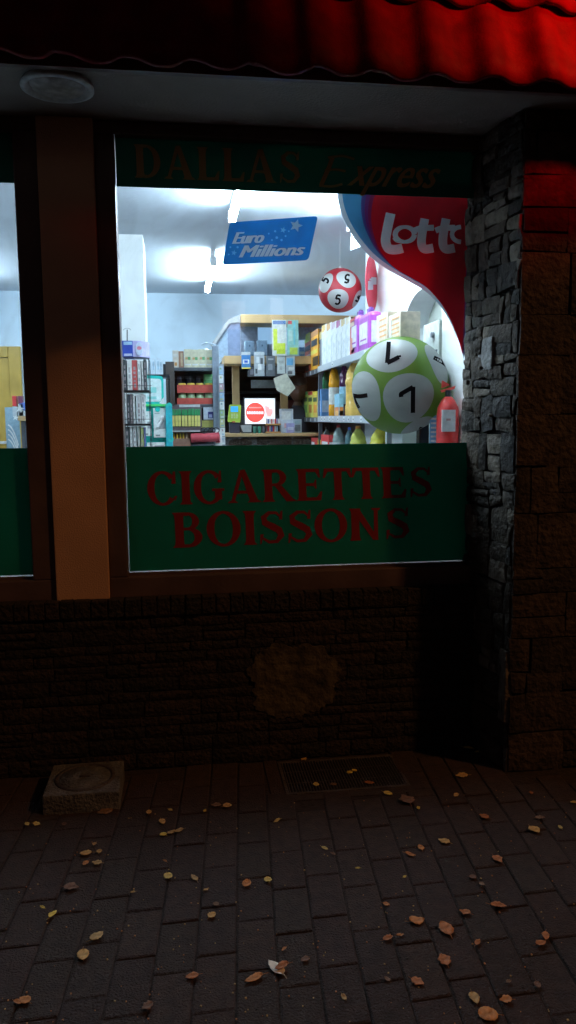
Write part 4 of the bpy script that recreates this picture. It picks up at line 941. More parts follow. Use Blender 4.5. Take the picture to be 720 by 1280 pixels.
for lb, y0, y1 in (('upper red cardboard tray of jars on the left shelf', 481, 491), ('lower red cardboard tray of jars on the left shelf', 497.5, 505.2)):
    T = thing('jar_tray', lb, 'tray', onY(245, y1, Yq+.05)); a = MB(); p, q = onY(221.5, y1, Yq), onY(267, y0, Yq)
    a.box(p.x, q.x, Yq, Yq+.004, p.z, q.z, C(.55, .08, .06)); a.box(p.x, p.x+.004, Yq+.004, Yq+.09, p.z, q.z, C(.55, .08, .06)); a.box(q.x-.004, q.x, Yq+.004, Yq+.09, p.z, q.z, C(.55, .08, .06)); a.box(p.x, q.x, Yq+.004, Yq+.09, p.z, p.z+.004, C(.5, .3, .2)); a.build('tray', T)
    for i in range(4):
        cx = onY(228+11*i, 495, Yq+.045).x; zb_ = p.z+.006; zz = q.z+.032 if y0 > 490 else q.z+.010
        J = thing('food_jar', f'{"green lidded" if y0 > 490 else "yellow topped"} jar, {ordn[i]} in the {"lower" if y0 > 490 else "upper"} red tray', 'jar', (cx, Yq+.045, zb_), 'jars in the red trays')
        a = MB(); a.lathe((cx, Yq+.045, 0), [(.025, zb_), (.028, zb_+.01), (.028, zz-.02), (.024, zz-.012)], C(.45, .62, .35, .2), 16); a.build('jar_body', J)
        a = MB(); a.lathe((cx, Yq+.045, 0), [(.0265, zz-.012), (.0265, zz), (.02, zz+.003)], C(.55, .68, .45) if y0 > 490 else C(.75, .55, .08), 16); a.build('lid', J)
# lighter rack
Yk = 5.15
T = thing('lighter_tray', 'tilted display tray holding green topped yellow lighters, below the red trays', 'tray', onY(232, 536, Yk)); a = MB()
pb(a, 213, 534, 251.5, 539, Yk-.01, .06, C(.10, .07, .08), .002); pb(a, 214, 507, 252, 534, Yk+.03, .004, C(.13, .09, .11), .001); pb(a, 213, 538, 251, 540, Yk-.014, .005, C(.55, .5, .48), 0); pb(a, 224, 505.5, 250, 509, Yk+.026, .004, C(.6, .6, .62), 0); a.build('tray', T)
for i in range(9):
    x0 = 215+4.05*i+random.uniform(-.3, .3)
    L2 = thing('lighter', f'green topped yellow lighter, {ordn[i]} from the left in the tilted tray', 'lighter', onY(x0+1.5, 534, Yk), 'lighters in the tilted tray')
    a = MB(); pb(a, x0, 519.5, x0+3.0, 533, Yk, .012, C(.78, .66, .20), .0015); a.build('lighter_body', L2)
    a = MB(); pb(a, x0-.2, 511+random.uniform(-1, 1), x0+3.1, 519.3, Yk, .012, C(.03, .25, .09), .0015); a.build('lighter_top', L2)
T = thing('pencil_tray', 'brown tray of yellow sticks under the lighter tray', 'tray', onY(226, 557, Yk)); a = MB()
pb(a, 213, 540, 238, 562, Yk+.03, .004, C(.25, .10, .06), 0); pb(a, 213, 548, 238, 562, Yk-.005, .003, C(.28, .14, .10), 0); a.build('tray', T)
for i in range(5):
    x0 = 217.5+3.9*i; o = MB(); p = onY(x0, 560, Yk+.012); q = onY(x0, 541.5, Yk+.018); o.tube(p, q, .0055, C(.75, .42, .05) if i < 4 else C(.55, .35, .25), n=8)
    tag(o.build('stick', loc=p), f'yellow stick, {ordn[i]} from the left in the brown tray', 'stick', 'sticks in the brown tray')
T = thing('red_tube', 'red cylindrical tube lying on the bottom visible left shelf', 'tube', onY(256, 553, Yk)); a = MB(); p, q = onY(239, 547.5, Yk), onY(272, 546.5, Yk-.02); a.tube(p, q, .030, C(.50, .06, .08), n=20); a.build('tube_body', T); a = MB(); a.tube(q, q+(q-p).normalized()*.012, .031, C(.45, .04, .06), n=20); a.build('end_cap', T)
carton('carton', 'white box with a dark blue square beside the lighter tray', 'box', (254.5, 508, 267.5, 524.5), Yq-.01, .06, C(.6, .66, .76), ((.42, .95, .1, .6, C(.03, .04, .2)), (.5, .8, .15, .4, C(.4, .45, .7))))
carton('carton', 'olive coloured box under the white box on the left shelf', 'box', (252, 525.5, 267, 535), Yq-.01, .06, C(.38, .36, .10))
T = thing('cable_coil', 'dark coiled cable lying on the red tube', 'cable', onY(262, 540, Yk)); a = MB()
for k in range(4): c_ = onY(255+5*k, 538, Yk-.02); a.wire([c_+Vector((.022*math.cos(t), .004*k, .018*math.sin(t))) for t in [2*PI*i/14 for i in range(15)]], .0035, m_black)
a.build('coil', T)
# magazine strip on the shelf end
Ym = 5.2
K = thing('magazine_strip', 'narrow vertical strip of small magazines on the right end of the left shelf', 'magazine rack', onY(276, 555, Ym)); a = MB(); p, q = onY(273.8, 558, Ym), onY(280, 455, Ym); a.box(p.x, q.x, Ym+.02, Ym+.03, ZF, q.z, C(.3, .34, .4)); a.build('strip_board', K)
cols = [C(.4, .55, .7), W_, C(.55, .35, .4), LB, W_, C(.35, .5, .25), C(.6, .6, .3), W_, C(.6, .62, .65), C(.3, .45, .5)]
yy = 458
for i in range(9):
    carton('magazine', f'small {["blue", "white", "mauve", "sky blue", "plain white", "green", "olive", "white and grey", "grey"][i]} booklet, {ordn[i]} from the top of the strip', 'magazine', (273.8+i*.25, yy, 278.6+i*.35, yy+10), Ym+.005, .012, cols[i], ((.15, .85, .1, .3, cols[(i+3) % 10]), (.2, .6, .6, .85, cols[(i+5) % 10])), 'booklets on the magazine strip', .0006); yy += 11
carton('price_card', 'white card with a red disc at the foot of the magazine strip', 'card', (269, 537, 277.5, 557), Ym-.03, .004, W_, ((.1, .7, .2, .7, RD),), None, .0006)

# ------------------------------------------------------------ booth, cash counter
Yk = 6.25
K = thing('cash_counter', 'shop counter with stone front, wood ledges and a glass cabinet over dark shelves', 'counter', (onY(340, 540, Yk).x, Yk+.5, ZF))
xa = onY(282, 545, Yk).x; xb = 1.62
zl = onY(340, 541.5, Yk).z; zl0 = onY(340, 545.5, Yk).z; zc0, zc1 = onY(340, 455, Yk).z, onY(340, 445, Yk).z; zt0, zt1_ = onY(340, 404, Yk).z, onY(340, 393.5, Yk).z
a = MB(); a.box(xa, xb, Yk+.03, Yk+.1, ZF, zl0, m_conc)
masonry(a, (xa, Yk+.03, ZF), (1, 0, 0), (0, 0, 1), (0, -1, 0), xb-xa, zl0-ZF, (.09, .16), (.18, .38), [grey_stones[1], grey_stones[4], grey_stones[0]], .012, .012, .01, .006); a.build('stone_front', K)
a = MB(); a.box(xa-.01, xb, Yk-.03, Yk+.45, zl0, zl, m_wood, .004); a.build('counter_top', K)
a = MB(); xb1 = onY(283, 450, Yk).x; a.box(xb1-.02, xb, Yk-.01, Yk+.3, zc0, zc1, m_wood, .004); a.build('lower_beam', K)
a = MB(); xt = onY(301, 398, Yk).x; a.box(xt, xb, Yk-.012, Yk+.3, zt0, zt1_, m_wood, .004); a.build('upper_beam', K)
a = MB(); 
for (x0, y0, x1, y1) in ((291.5, 457, 299, 543), (351.5, 457, 359.5, 543)): pb(a, x0, y0, x1, y1-1.6, Yk+.32, .05, m_wood, .002)
a.build('wood_post', K)
a = MB(); zr = zc0-.0; a.box(xa, xb, Yk+.3, YB-.02, zc0+.02, zc0+.05, m_dark); a.box(xa, xa+.02, Yk+.46, YB-.02, ZF, zc0+.02, m_dark); a.box(xb-.02, xb, Yk+.35, YB-.02, ZF, zc0+.02, m_dark); a.box(xa+.02, xb-.02, YB-.05, YB-.02, ZF, zc0+.02, m_dark); a.build('dark_enclosure', K)
a = MB()
for z in (1.50, 1.72): a.box(xa+.03, xb-.03, YB-.28, YB-.05, z, z+.02, m_steel)
a.box(onY(314, 480, 6.95).x, onY(352, 480, 6.95).x, 6.95, 6.98, onY(330, 485, 6.95).z, onY(330, 475, 6.95).z, C(.75, .82, .9)); a.box(onY(360, 480, 6.98).x, onY(378, 480, 6.98).x, 6.98, 7.0, onY(330, 484, 6.98).z, onY(330, 476, 6.98).z, C(.35, .42, .5)); a.build('back_shelf', K)
# cabinet glass and left cheek with its sloping grey top
a = MB(); a.box(xt, xb, Yk+.0, Yk+.006, zc1, zt0, m_glassc); a.build('cabinet_glass', K)
a = MB(); a.prism([onY(*c_, Yk+.02) for c_ in ((266, 446), (266, 428), (286, 402), (300.5, 402), (300.5, 446))], .01, C(.34, .44, .56, .35), n=(0, 1, 0)); pb(a, 285, 404, 300, 444, Yk+.012, .006, C(.20, .25, .38, .3), 0); a.build('side_cheek', K)
a = MB(); a.prism([onY(*c_, Yk-.0) for c_ in ((263.5, 431), (285, 399), (300.5, 393.5), (300.5, 403), (287, 404), (266.5, 434))], .05, C(.36, .37, .38, .4), n=(0, 1, 0)); a.build('sloping_trim', K)
a = MB(); pb(a, 300.5, 404, 322, 444, Yk+.24, .02, C(.33, .34, .40, .5), 0); pb(a, 373, 404, 400, 425, Yk+.26, .01, C(.55, .68, .80), 0); a.build('cabinet_back', K)
# dim stock on the back shelves
random.seed(5); dx = onY(300, 490, YB-.2).x; k = 0
while dx < 1.5:
    w = random.uniform(.05, .09); z = 1.52 if k % 2 else 1.74
    for z in (1.52, 1.30+.22*0): pass
    o = MB(); h_ = random.uniform(.09, .15); o.box(dx, dx+w-.006, YB-.24, YB-.12, 1.521, 1.521+h_, random.choice([C(.10, .10, .13), C(.2, .05, .05), C(.22, .22, .25), C(.05, .06, .15)]), .002)
    tag(o.build('tobacco_pack', loc=(dx+w/2, YB-.18, 1.521)), f'dim pack on the dark shelf behind the counter, {(ordn+["eleventh","twelfth","thirteenth","fourteenth","fifteenth","sixteenth","seventeenth","eighteenth","nineteenth","twentieth"])[min(k, 19)]} from the left', 'pack', 'packs on the shelf behind the counter'); dx += w; k += 1
# white cube boxes and hanging packs
for i, (x0, y0, x1, y1, lb) in enumerate(((306.5, 426, 317.8, 438.5, 'left white cube speaker box inside the glass cabinet'), (321.5, 425.5, 334, 438.5, 'right white cube speaker box inside the glass cabinet'))):
    carton('white_box', lb, 'box', (x0, y0, x1, 444.2), Yk+.03, .08, C(.68, .74, .78), ((.46, .56, .60, .72, C(.15, .2, .25)), (.0, 1, .0, .26, C(.50, .55, .58))), 'white boxes in the cabinet', .006)
carton('grey_box', 'grey box between the right white box and the yellow green pack', 'box', (335, 430, 342, 444.5), Yk+.05, .08, C(.28, .30, .33))
def hpack(lb, x0, y0, x1, y1, base, prints, tilt=0, Y=None):
    Y = Y or Yk-.035
    T = carton('blister_pack', lb, 'pack', (x0, y0, x1, y1), Y, .008, base, prints, 'packs hanging from the counter beam', .001)
    return T
hpack('small blue and white pack hanging leftmost on the beam', 302, 440, 313, 461, C(.05, .20, .48), ((.15, .85, .3, .55, W_), (.0, 1, .82, 1, C(.55, .6, .62)), (0, 1, .0, .08, YE_), (.3, .7, .36, .5, BL)))
hpack('clear blister pack with a white adapter hanging second on the beam', 318, 440, 330.5, 470, C(.42, .46, .50), ((.35, .7, .25, .5, W_), (.2, .5, .55, .8, C(.7, .74, .76)), (.1, .3, .1, .3, DG), (.6, .85, .5, .75, DG), (.0, 1, .88, 1, C(.6, .65, .68))))
hpack('dark grey blister pack hanging in the middle of the beam', 333, 445, 343.8, 470, C(.10, .115, .135), ((.2, .7, .3, .6, C(.25, .27, .3)), (.2, .8, .8, .88, C(.4, .42, .45))))
hpack('light grey pack hanging fourth on the beam', 346.5, 444, 356.3, 467, C(.62, .68, .68), ((.2, .8, .55, .7, C(.45, .5, .5)), (.3, .6, .2, .4, C(.5, .54, .55))))
hpack('blue and silver pack hanging rightmost on the beam', 357.5, 444, 368.5, 469, C(.50, .56, .60), ((.1, .8, .5, .85, C(.15, .45, .75)), (.2, .7, .05, .2, C(.15, .15, .17)), (.3, .9, .25, .4, W_)))
T = hpack('tall white and lime pack hanging over the cabinet glass', 340.5, 400, 358, 444.5, C(.70, .75, .72), ((.08, .35, .15, .75, C(.62, .75, .05)), (.3, .9, .05, .35, C(.62, .75, .05)), (.05, .95, .88, .98, C(.12, .25, .5))), Y=Yk-.045)
T = hpack('tall pale turquoise pack hanging right of the lime one', 359.5, 400, 373, 444, C(.30, .60, .56), ((.05, .4, .88, .98, C(.7, .12, .12)), (.55, .7, .3, .95, C(.2, .6, .7)), (.2, .9, .02, .22, C(.5, .65, .1)), (.1, .45, .4, .7, C(.5, .7, .66))), Y=Yk-.043)
carton('small_pack', 'small blue pack beside the hanging turquoise pack on the beam', 'pack', (374.5, 434, 381, 445), Yk+.04, .04, C(.2, .4, .7), ((.1, .9, .2, .5, W_),))
T = thing('price_sheet', 'cream paper sheet hanging askew under the counter beam', 'paper', onY(355, 480, Yk-.05)); a = MB()
a.prism([onY(*c_, Yk-.05) for c_ in rounded([(341.5, 473), (346, 488), (359.5, 495.5), (369.5, 485), (358, 466.5)], 1)][:], .002, C(.70, .71, .60, .7), n=(0, 1, 0)); a.build('paper', T)
carton('price_rail', 'dark grey rail of small price cards under the left end of the beam', 'rail', (310, 457, 366, 471), Yk-.012, .006, C(.06, .065, .08), ((.05, .12, .2, .7, C(.2, .2, .25)),))
# things on the counter
c0_, c1_ = onY(285, 505, Yk+.02), onY(301.5, 528, Yk+.02)
T = thing('card_terminal', 'lime green handheld terminal with a blue screen on the left of the counter', 'terminal', ((c0_.x+c1_.x)/2, Yk+.05, zl))
a = MB(); a.prism([onY(*c_, Yk+.02) for c_ in rounded([(284.5, 527.5), (287, 505.5), (301.5, 506), (300.5, 528)], 2)], .03, C(.42, .58, .06), n=(0, 1, 0)); a.build('shell', T)
a = MB(); pb(a, 288.5, 508, 297.5, 515, Yk+.018, .0015, M('terminal_screen', (.05, .35, .8), .3, emis=.7), 0); a.build('screen', T)
a = MB(); 
for r_i in range(3):
    for c_i in range(3): pb(a, 289+c_i*3, 517+r_i*2.2, 291.2+c_i*3, 518.4+r_i*2.2, Yk+.018, .002, C(.6, .68, .4), 0)
pb(a, 290, 526.5, 294, 528, Yk+.018, .002, RD, 0); a.build('keys', T)
a = MB(); pb(a, 287, 528.3, 300, 541.5, Yk+.03, .05, C(.03, .03, .05), .003); pb(a, 301.7, 508, 304.5, 541.5, Yk+.02, .03, m_black, .002); a.build('stand', T)
T = thing('monitor', 'flat screen on the counter showing a red circle on white', 'screen', onY(325, 541, Yk+.08)); Ys = Yk+.08
a = MB(); pb(a, 304.8, 496.5, 345, 531.8, Ys, .03, m_black, .003); pb(a, 320, 531.8, 330, 541, Ys+.01, .02, m_black, 0); a.build('casing', T)
m_scr = M('lit_screen_white', (.86, .88, .92), .4, emis=.9); m_scrr = M('lit_screen_red', (.86, .09, .07), .4, emis=.75); m_scrp = M('lit_screen_pink', (.9, .45, .45), .4, emis=.8)
a = MB(); pb(a, 306.3, 498, 343.6, 530, Ys-.002, .0015, m_scr, 0); sc = a.build('screen_panel', T)
a = MB(); a.prism([onY(319+11.7*math.cos(t), 515.5+12.3*math.sin(t), Ys-.003) for t in [2*PI*i/40 for i in range(40)]], .0008, m_scrr, n=(0, 1, 0))
a.prism([onY(x, y, Ys-.003) for x, y in ((331, 507), (336, 508), (337, 511), (341, 511), (341, 516), (338, 521), (334, 520), (332, 514))], .0008, m_scrp, n=(0, 1, 0))
for i in range(10): x0 = 308.8+2.1*i; pb(a, x0, 514.2, x0+1.6, 517.6, Ys-.0045, .001, m_scr, 0)
for i in range(12): x0 = 311.4+1.3*i; pb(a, x0, 508.8, x0+.9, 510.2, Ys-.0045, .001, m_scrp, 0)
a.build('screen_picture', sc)
T = thing('small_holder', 'small wooden holder of bright sticks right in front of the screen', 'holder', onY(342, 541, Yk)); a = MB(); pb(a, 333, 529.5, 351, 531.5, Yk-.01, .07, C(.55, .28, .08), 0); pb(a, 333, 539.5, 351, 541.2, Yk-.01, .07, C(.55, .28, .08), 0)
for x in (333, 350): pb(a, x, 523, x+.9, 541, Yk+.06, .005, C(.2, .2, .25), 0)
a.build('stand', T)
for i in range(7):
    x0 = 334.5+2.2*i; o = MB(); m = [RD, W_, BL, RD, W_, LB, BK][i]; p = onY(x0+.8, 539.3, Yk+.02); q = onY(x0+.8, 532.5, Yk+.02); o.tube(p, q, .0065, m, n=10)
    tag(o.build('lighter', loc=p), f'{["red", "white", "dark blue", "bright red", "off white", "light blue", "black"][i]} lighter on the lower ledge of the small holder', 'lighter', 'lighters on the counter holder')
    o = MB(); p = onY(x0+.8, 529.3, Yk+.02); q = onY(x0+.8, 523.5, Yk+.02); o.tube(p, q, .0065, [BL, W_, RD, W_, RD, LI, W_][i], n=10)
    tag(o.build('lighter', loc=p), f'{["dark blue", "white", "red", "off white", "bright red", "lilac", "plain white"][i]} lighter on the upper ledge of the small holder', 'lighter', 'lighters on the counter holder')
carton('leaflet_box', 'white leaflet holder standing in front of the wooden post on the counter', 'leaflets', (350.5, 511, 366.5, 541), Yk+.03, .05, C(.62, .68, .76), ((.1, .8, .55, .9, W_), (.3, .6, .2, .4, C(.7, .4, .4)), (.1, .9, .93, .99, C(.4, .45, .5))))
carton('carton', 'small lilac box in front of the white leaflet holder', 'box', (358.5, 529, 368, 541.2), Yk-.01, .03, C(.40, .38, .66), ((.1, .9, .3, .6, C(.65, .65, .8)),))
carton('payment_reader', 'grey payment reader with dark keypad at the right end of the counter', 'payment reader', (367.5, 524, 377, 541), Yk+.01, .05, C(.40, .46, .52), ((.15, .85, .1, .6, C(.16, .18, .2)), (.15, .85, .65, .9, C(.3, .4, .45))))
for i, (x, r, col_) in enumerate(((318.5, 2.6, C(.03, .12, .08, .2)), (324.5, 2.4, C(.04, .2, .12, .2)), (330, 2.2, C(.05, .05, .06, .2)))):
    p = onY(x, 541, Yk+.0); rr = r/F*6.3; T = thing('dark_cup', f'{["left", "middle", "right"][i]} of three dark cups below the screen', 'cup', p, 'cups below the screen'); a = MB(); a.lathe((p.x, p.y, zl), [(rr*.8, 0), (rr, .055), (rr*.9, .056), (rr*.7, .004)], col_, 14); a.build('cup_body', T)
T = thing('paper_stack', 'fan of grey papers on a black tray below the screen', 'papers', onY(307, 541, Yk)); a = MB(); a.prism([onY(*c_, Yk-.01) for c_ in ((300.5, 531.5), (314.5, 531.5), (314, 540), (304, 540))], .05, C(.42, .42, .42), n=(0, 1, 0)); pb(a, 303, 540, 315, 541.4, Yk-.015, .08, m_black, 0); a.build('papers', T)

# shop assistant seen behind the counter
def person():
    Yp_ = 6.62; hc = onY(371, 485.5, Yp_); x, z = hc.x, hc.z
    T = thing('person', 'person in dark clothes with dark hair standing behind the counter, looking down', 'person', (x, Yp_, ZF))
    skin = M('warm_skin', (.13, .06, .042), .55); cloth = M('dark_navy_cloth', (.03, .032, .05), .8); hair = M('black_hair', (.012, .010, .010), .45)
    me = bpy.data.meshes.new('body')
    V = [(x, Yp_, 1.0), (x, Yp_, 1.18), (x, Yp_-.01, 1.34), (x, Yp_-.01, 1.42), (x, Yp_-.02, 1.50), (x, Yp_-.035, 1.555),
         (x-.17, Yp_, 1.38), (x-.24, Yp_-.06, 1.17), (x-.20, Yp_-.10, 1.02), (x-.19, Yp_-.16, 1.0),
         (x+.17, Yp_, 1.38), (x+.24, Yp_-.06, 1.17), (x+.20, Yp_-.10, 1.02), (x+.19, Yp_-.16, 1.0),
         (x-.09, Yp_, .92), (x-.10, Yp_+.01, .52), (x-.10, Yp_+.03, .12), (x-.10, Yp_-.09, .09), (x+.09, Yp_, .92), (x+.10, Yp_+.01, .52), (x+.10, Yp_+.03, .12), (x+.10, Yp_-.09, .09)]
    R = [.14, .13, .14, .09, .042, .040, .06, .048, .034, .03, .06, .048, .034, .03, .095, .065, .045, .035, .095, .065, .045, .035]
    dz = z-.10-1.555
    V = [(a, b, c+(dz if i < 14 else 0)) for i, (a, b, c) in enumerate(V)]
    Ed = [(0, 1), (1, 2), (2, 3), (3, 4), (4, 5), (3, 6), (6, 7), (7, 8), (8, 9), (3, 10), (10, 11), (11, 12), (12, 13), (0, 14), (14, 15), (15, 16), (16, 17), (0, 18), (18, 19), (19, 20), (20, 21)]
    me.from_pydata(V, Ed, []); ob = bpy.data.objects.new('tmp', me); COL.objects.link(ob)
    m = ob.modifiers.new('s', 'SKIN')
    for i, sv in enumerate(me.skin_vertices[0].data): sv.radius = (R[i], R[i]*.8); sv.use_root = (i == 0)
    ob.modifiers.new('u', 'SUBSURF').levels = 2
    dg = bpy.context.evaluated_depsgraph_get(); dg.update(); nm = bpy.data.meshes.new_from_object(ob.evaluated_get(dg))
    a = MB(); vs = [v.co.copy() for v in nm.vertices]
    fskin = [tuple(p.vertices) for p in nm.polygons if p.center.z > 1.505+dz or (p.center.z < 1.06+dz and abs(p.center.x-x) > .15 and p.center.z > .8)]; sset = set(fskin)
    a.add(vs, [tuple(p.vertices) for p in nm.polygons if tuple(p.vertices) not in sset], cloth, True); a.add(vs, fskin, skin, True)
    bpy.data.objects.remove(ob)
    # head sculpted from a sphere: jaw, brow, nose, ears
    bm = bmesh.new(); bmesh.ops.create_uvsphere(bm, u_segments=32, v_segments=24, radius=1); tilt = Matrix.Rotation(math.radians(18), 3, 'X')
    hv = []
    for v in bm.verts:
        p = v.co.copy(); f_ = max(0, -p.y)
        sx = .077*(1-.14*max(0, -p.z)); q = Vector((p.x*sx, p.y*.095, p.z*.118))
        if p.y < 0:
            nose = math.exp(-((p.x/.16)**2)-((p.z+.12)/.22)**2); q.y -= .022*nose*f_
            for s_ in (-1, 1): q.y += .010*math.exp(-((p.x-s_*.38)/.16)**2-((p.z-.10)/.12)**2)*f_
            q.y -= .006*math.exp(-((p.z+.48)/.06)**2-((p.x/.3)**2))*f_; q.y += .004*math.exp(-((p.z+.40)/.03)**2-((p.x/.3)**2))*f_
        hv.append(tilt @ q + Vector((x, Yp_-.045, z)))
    bm.verts.index_update(); a.add(hv, [[v.index for v in f.verts] for f in bm.faces], skin, True); bm.free()
    for s_ in (-1, 1): a.lathe((x+s_*.074, Yp_-.035, z-.03), [(.004, 0), (.012, .012), (.014, .04), (.004, .055)], skin, 10)
    # five fingers on each hand
    for s_ in (-1, 1):
        hx, hy, hz = x+s_*.19, Yp_-.18, 1.0+dz
        for k in range(4): b0 = Vector((hx+(k-1.5)*.019, hy, hz)); b1 = b0+Vector((0, -.035-.004*(k in (1, 2)), -.004)); b2 = b1+Vector((0, -.028, -.016)); a.tube(b0, b1, .009, skin, .0085, n=8); a.tube(b1, b2, .0085, skin, .0065, n=8)
        b0 = Vector((hx-s_*.026, hy+.02, hz)); b1 = b0+Vector((-s_*.024, -.025, -.004)); a.tube(b0, b1, .010, skin, .008, n=8); a.tube(b1, b1+Vector((-s_*.006, -.024, -.006)), .008, skin, .006, n=8)
    body = a.build('body', T)
    a = MB(); bm = bmesh.new(); bmesh.ops.create_uvsphere(bm, u_segments=28, v_segments=20, radius=1); keep = []
    hv = []; 
    for v in bm.verts:
        p = v.co; hv.append(tilt @ Vector((p.x*.088, p.y*.105+.012, p.z*.126+.010)) + Vector((x, Yp_-.045, z)))
    bm.verts.index_update()
    fs = [[v.index for v in f.verts] for f in bm.faces if not (f.calc_center_median().y < -.25 and f.calc_center_median().z < .30) and f.calc_center_median().z > -.75]
    a.add(hv, fs, hair, True); bm.free(); o = a.build('hair', T); sd = o.modifiers.new('s', 'SOLIDIFY'); sd.thickness = .01; sd.offset = -1
    a = MB()
    for s_ in (-1, 1):
        c_ = Vector((x, Yp_-.045, z))+tilt @ Vector((s_*.028, -.083, .012)); a.lathe((c_.x, c_.y, c_.z-.006), [(.002, 0), (.009, .004), (.009, .008), (.002, .012)], C(.16, .15, .14, .4), 10, 1, .5); a.lathe((c_.x, c_.y-.004, c_.z-.004), [(.001, 0), (.004, .004), (.001, .008)], C(.02, .015, .01, .1), 8, 1, .5)
        a.box(c_.x-.013, c_.x+.013, c_.y-.004, c_.y, c_.z+.014, c_.z+.018, hair)
    a.build('eyes', T)
person()

# ------------------------------------------------------------ right gondola
XG = 1.05
def zX(px, py, X=XG): return onX(px, py, X).z
zs1, zs2 = 1.862, 1.490; zs3 = 1.17
yn, yfa, yff = 3.92, onX(397, 500, XG).y, onX(377, 500, XG).y
K = thing('shop_shelf', 'long shelf unit of drinks and cartons along the right wall behind the green ball', 'shelf unit', (XG+.12, 4.8, ZF))
for (z, nm) in ((zs1, 'shelf_board'), (zs2, 'shelf_board'), (zs3, 'shelf_board'), (.8, 'shelf_board'), (.4, 'shelf_board')):
    a = MB(); a.box(XG+.012, XW-.01, yn, YE, z-.02, z, m_lsteel, .002); a.box(XG+.012, XW+.0, YE, yff, z-.02, z, m_steel, .002); bd = a.build(nm, K)
    a = MB(); a.box(XG, XG+.006, yn, yfa, z-.030, z+.014, m_lsteel, .002); a.box(XG+.005, XG+.011, yfa, yff, z-.034, z+.004, m_steel, .002); st_ = a.build('price_rail', bd)
    a = MB(); random.seed(int(z*100))
    y = yn+.1
    while y < yfa-.05:
        if random.random() < (.75 if z < zs1 else .3): a.box(XG-.0012, XG-.0002, y, y+.05, z-.022, z+.008, W_); a.box(XG-.0018, XG-.0013, y+.008, y+.03, z-.014, z-.004, C(.1, .1, .12))
        y += random.uniform(.09, .2)
    for j in range(3): a.box(XG+.0035, XG+.0045, yfa+.12+.2*j, yfa+.16+.2*j, z-.028, z-.002, C(.6, .66, .7))
    a.build('price_cards', st_)
for y, m in ((yff-.015, m_steel), (yfa+.01, m_steel), (yn-.03, m_lsteel)):
    a = MB(); a.box(XG+.012, XG+.04, y, y+.03, ZF, zs1-.021, m, .002); a.build('upright', K)
a = MB(); a.box(XW+.005, XW+.02, YE+.01, yff, ZF, zs1-.03, m_steel); a.build('back_panel', K)

def Yr_(px, X=XG+.02): return onX(px, 450, X).y
# top shelf, from the far end
XB = XG+.02
sidebox('snack_bag', 'red and yellow snack pack at the far end of the top right shelf', 'snack pack', XB, Yr_(381), Yr_(388), zs1, zX(384, 415), .10, C(.70, .10, .06), ((0, 1, .78, 1, C(.6, .7, .1)), (0, 1, .55, .68, C(.05, .04, .04)), (0, 1, .30, .45, C(.75, .55, .5)), (.1, .7, .05, .2, C(.04, .04, .04))))
sidebox('snack_bag', 'orange and black snack pack next to the far end of the top right shelf', 'snack pack', XB, Yr_(388.5), Yr_(397.5), zs1, zX(392, 412), .10, C(.80, .36, .03), ((0, 1, .86, 1, C(.45, .2, .08)), (.1, .9, .62, .78, BK), (0, .9, .42, .52, C(.75, .6, .1)), (.3, 1, .12, .34, BK)))
sidebox('carton', 'dark box left of the row of white cartons on the top right shelf', 'carton', XB+.01, Yr_(398), Yr_(401.5), zs1, zX(399, 413), .10, C(.14, .14, .16), ((0, 1, .8, 1, C(.5, .36, .12)),))
tops = [C(.75, .48, .14), C(.72, .40, .16), C(.62, .48, .55), C(.50, .12, .30), C(.75, .55, .25), C(.80, .70, .5)]
xs = [402, 408, 414, 420, 426, 432, 437]
for i in range(6):
    sidebox('carton', f'tall white carton, {ordn[i]} from the far end of the top right shelf row', 'carton', XB, Yr_(xs[i]), Yr_(xs[i+1]), zs1, zX((xs[i]+xs[i+1])/2, 404-(i*1.9)), .09, C(.76, .78, .78), ((.08, .55, .84, 1, tops[i]), (.62, .8, .86, .99, tops[i]), (.12, .16, .08, .7, C(.5, .56, .6)), (.55, .62, .2, .5, C(.6, .64, .7))), 'white cartons on the top right shelf')
sidebox('carton', 'slim red carton between the white cartons and the purple bottles', 'carton', XB, Yr_(437.5), Yr_(443), zs1, zX(440, 396), .07, C(.62, .06, .05), ((.1, .9, .8, .9, C(.7, .5, .4)), (.2, .6, .2, .5, C(.75, .3, .2))))
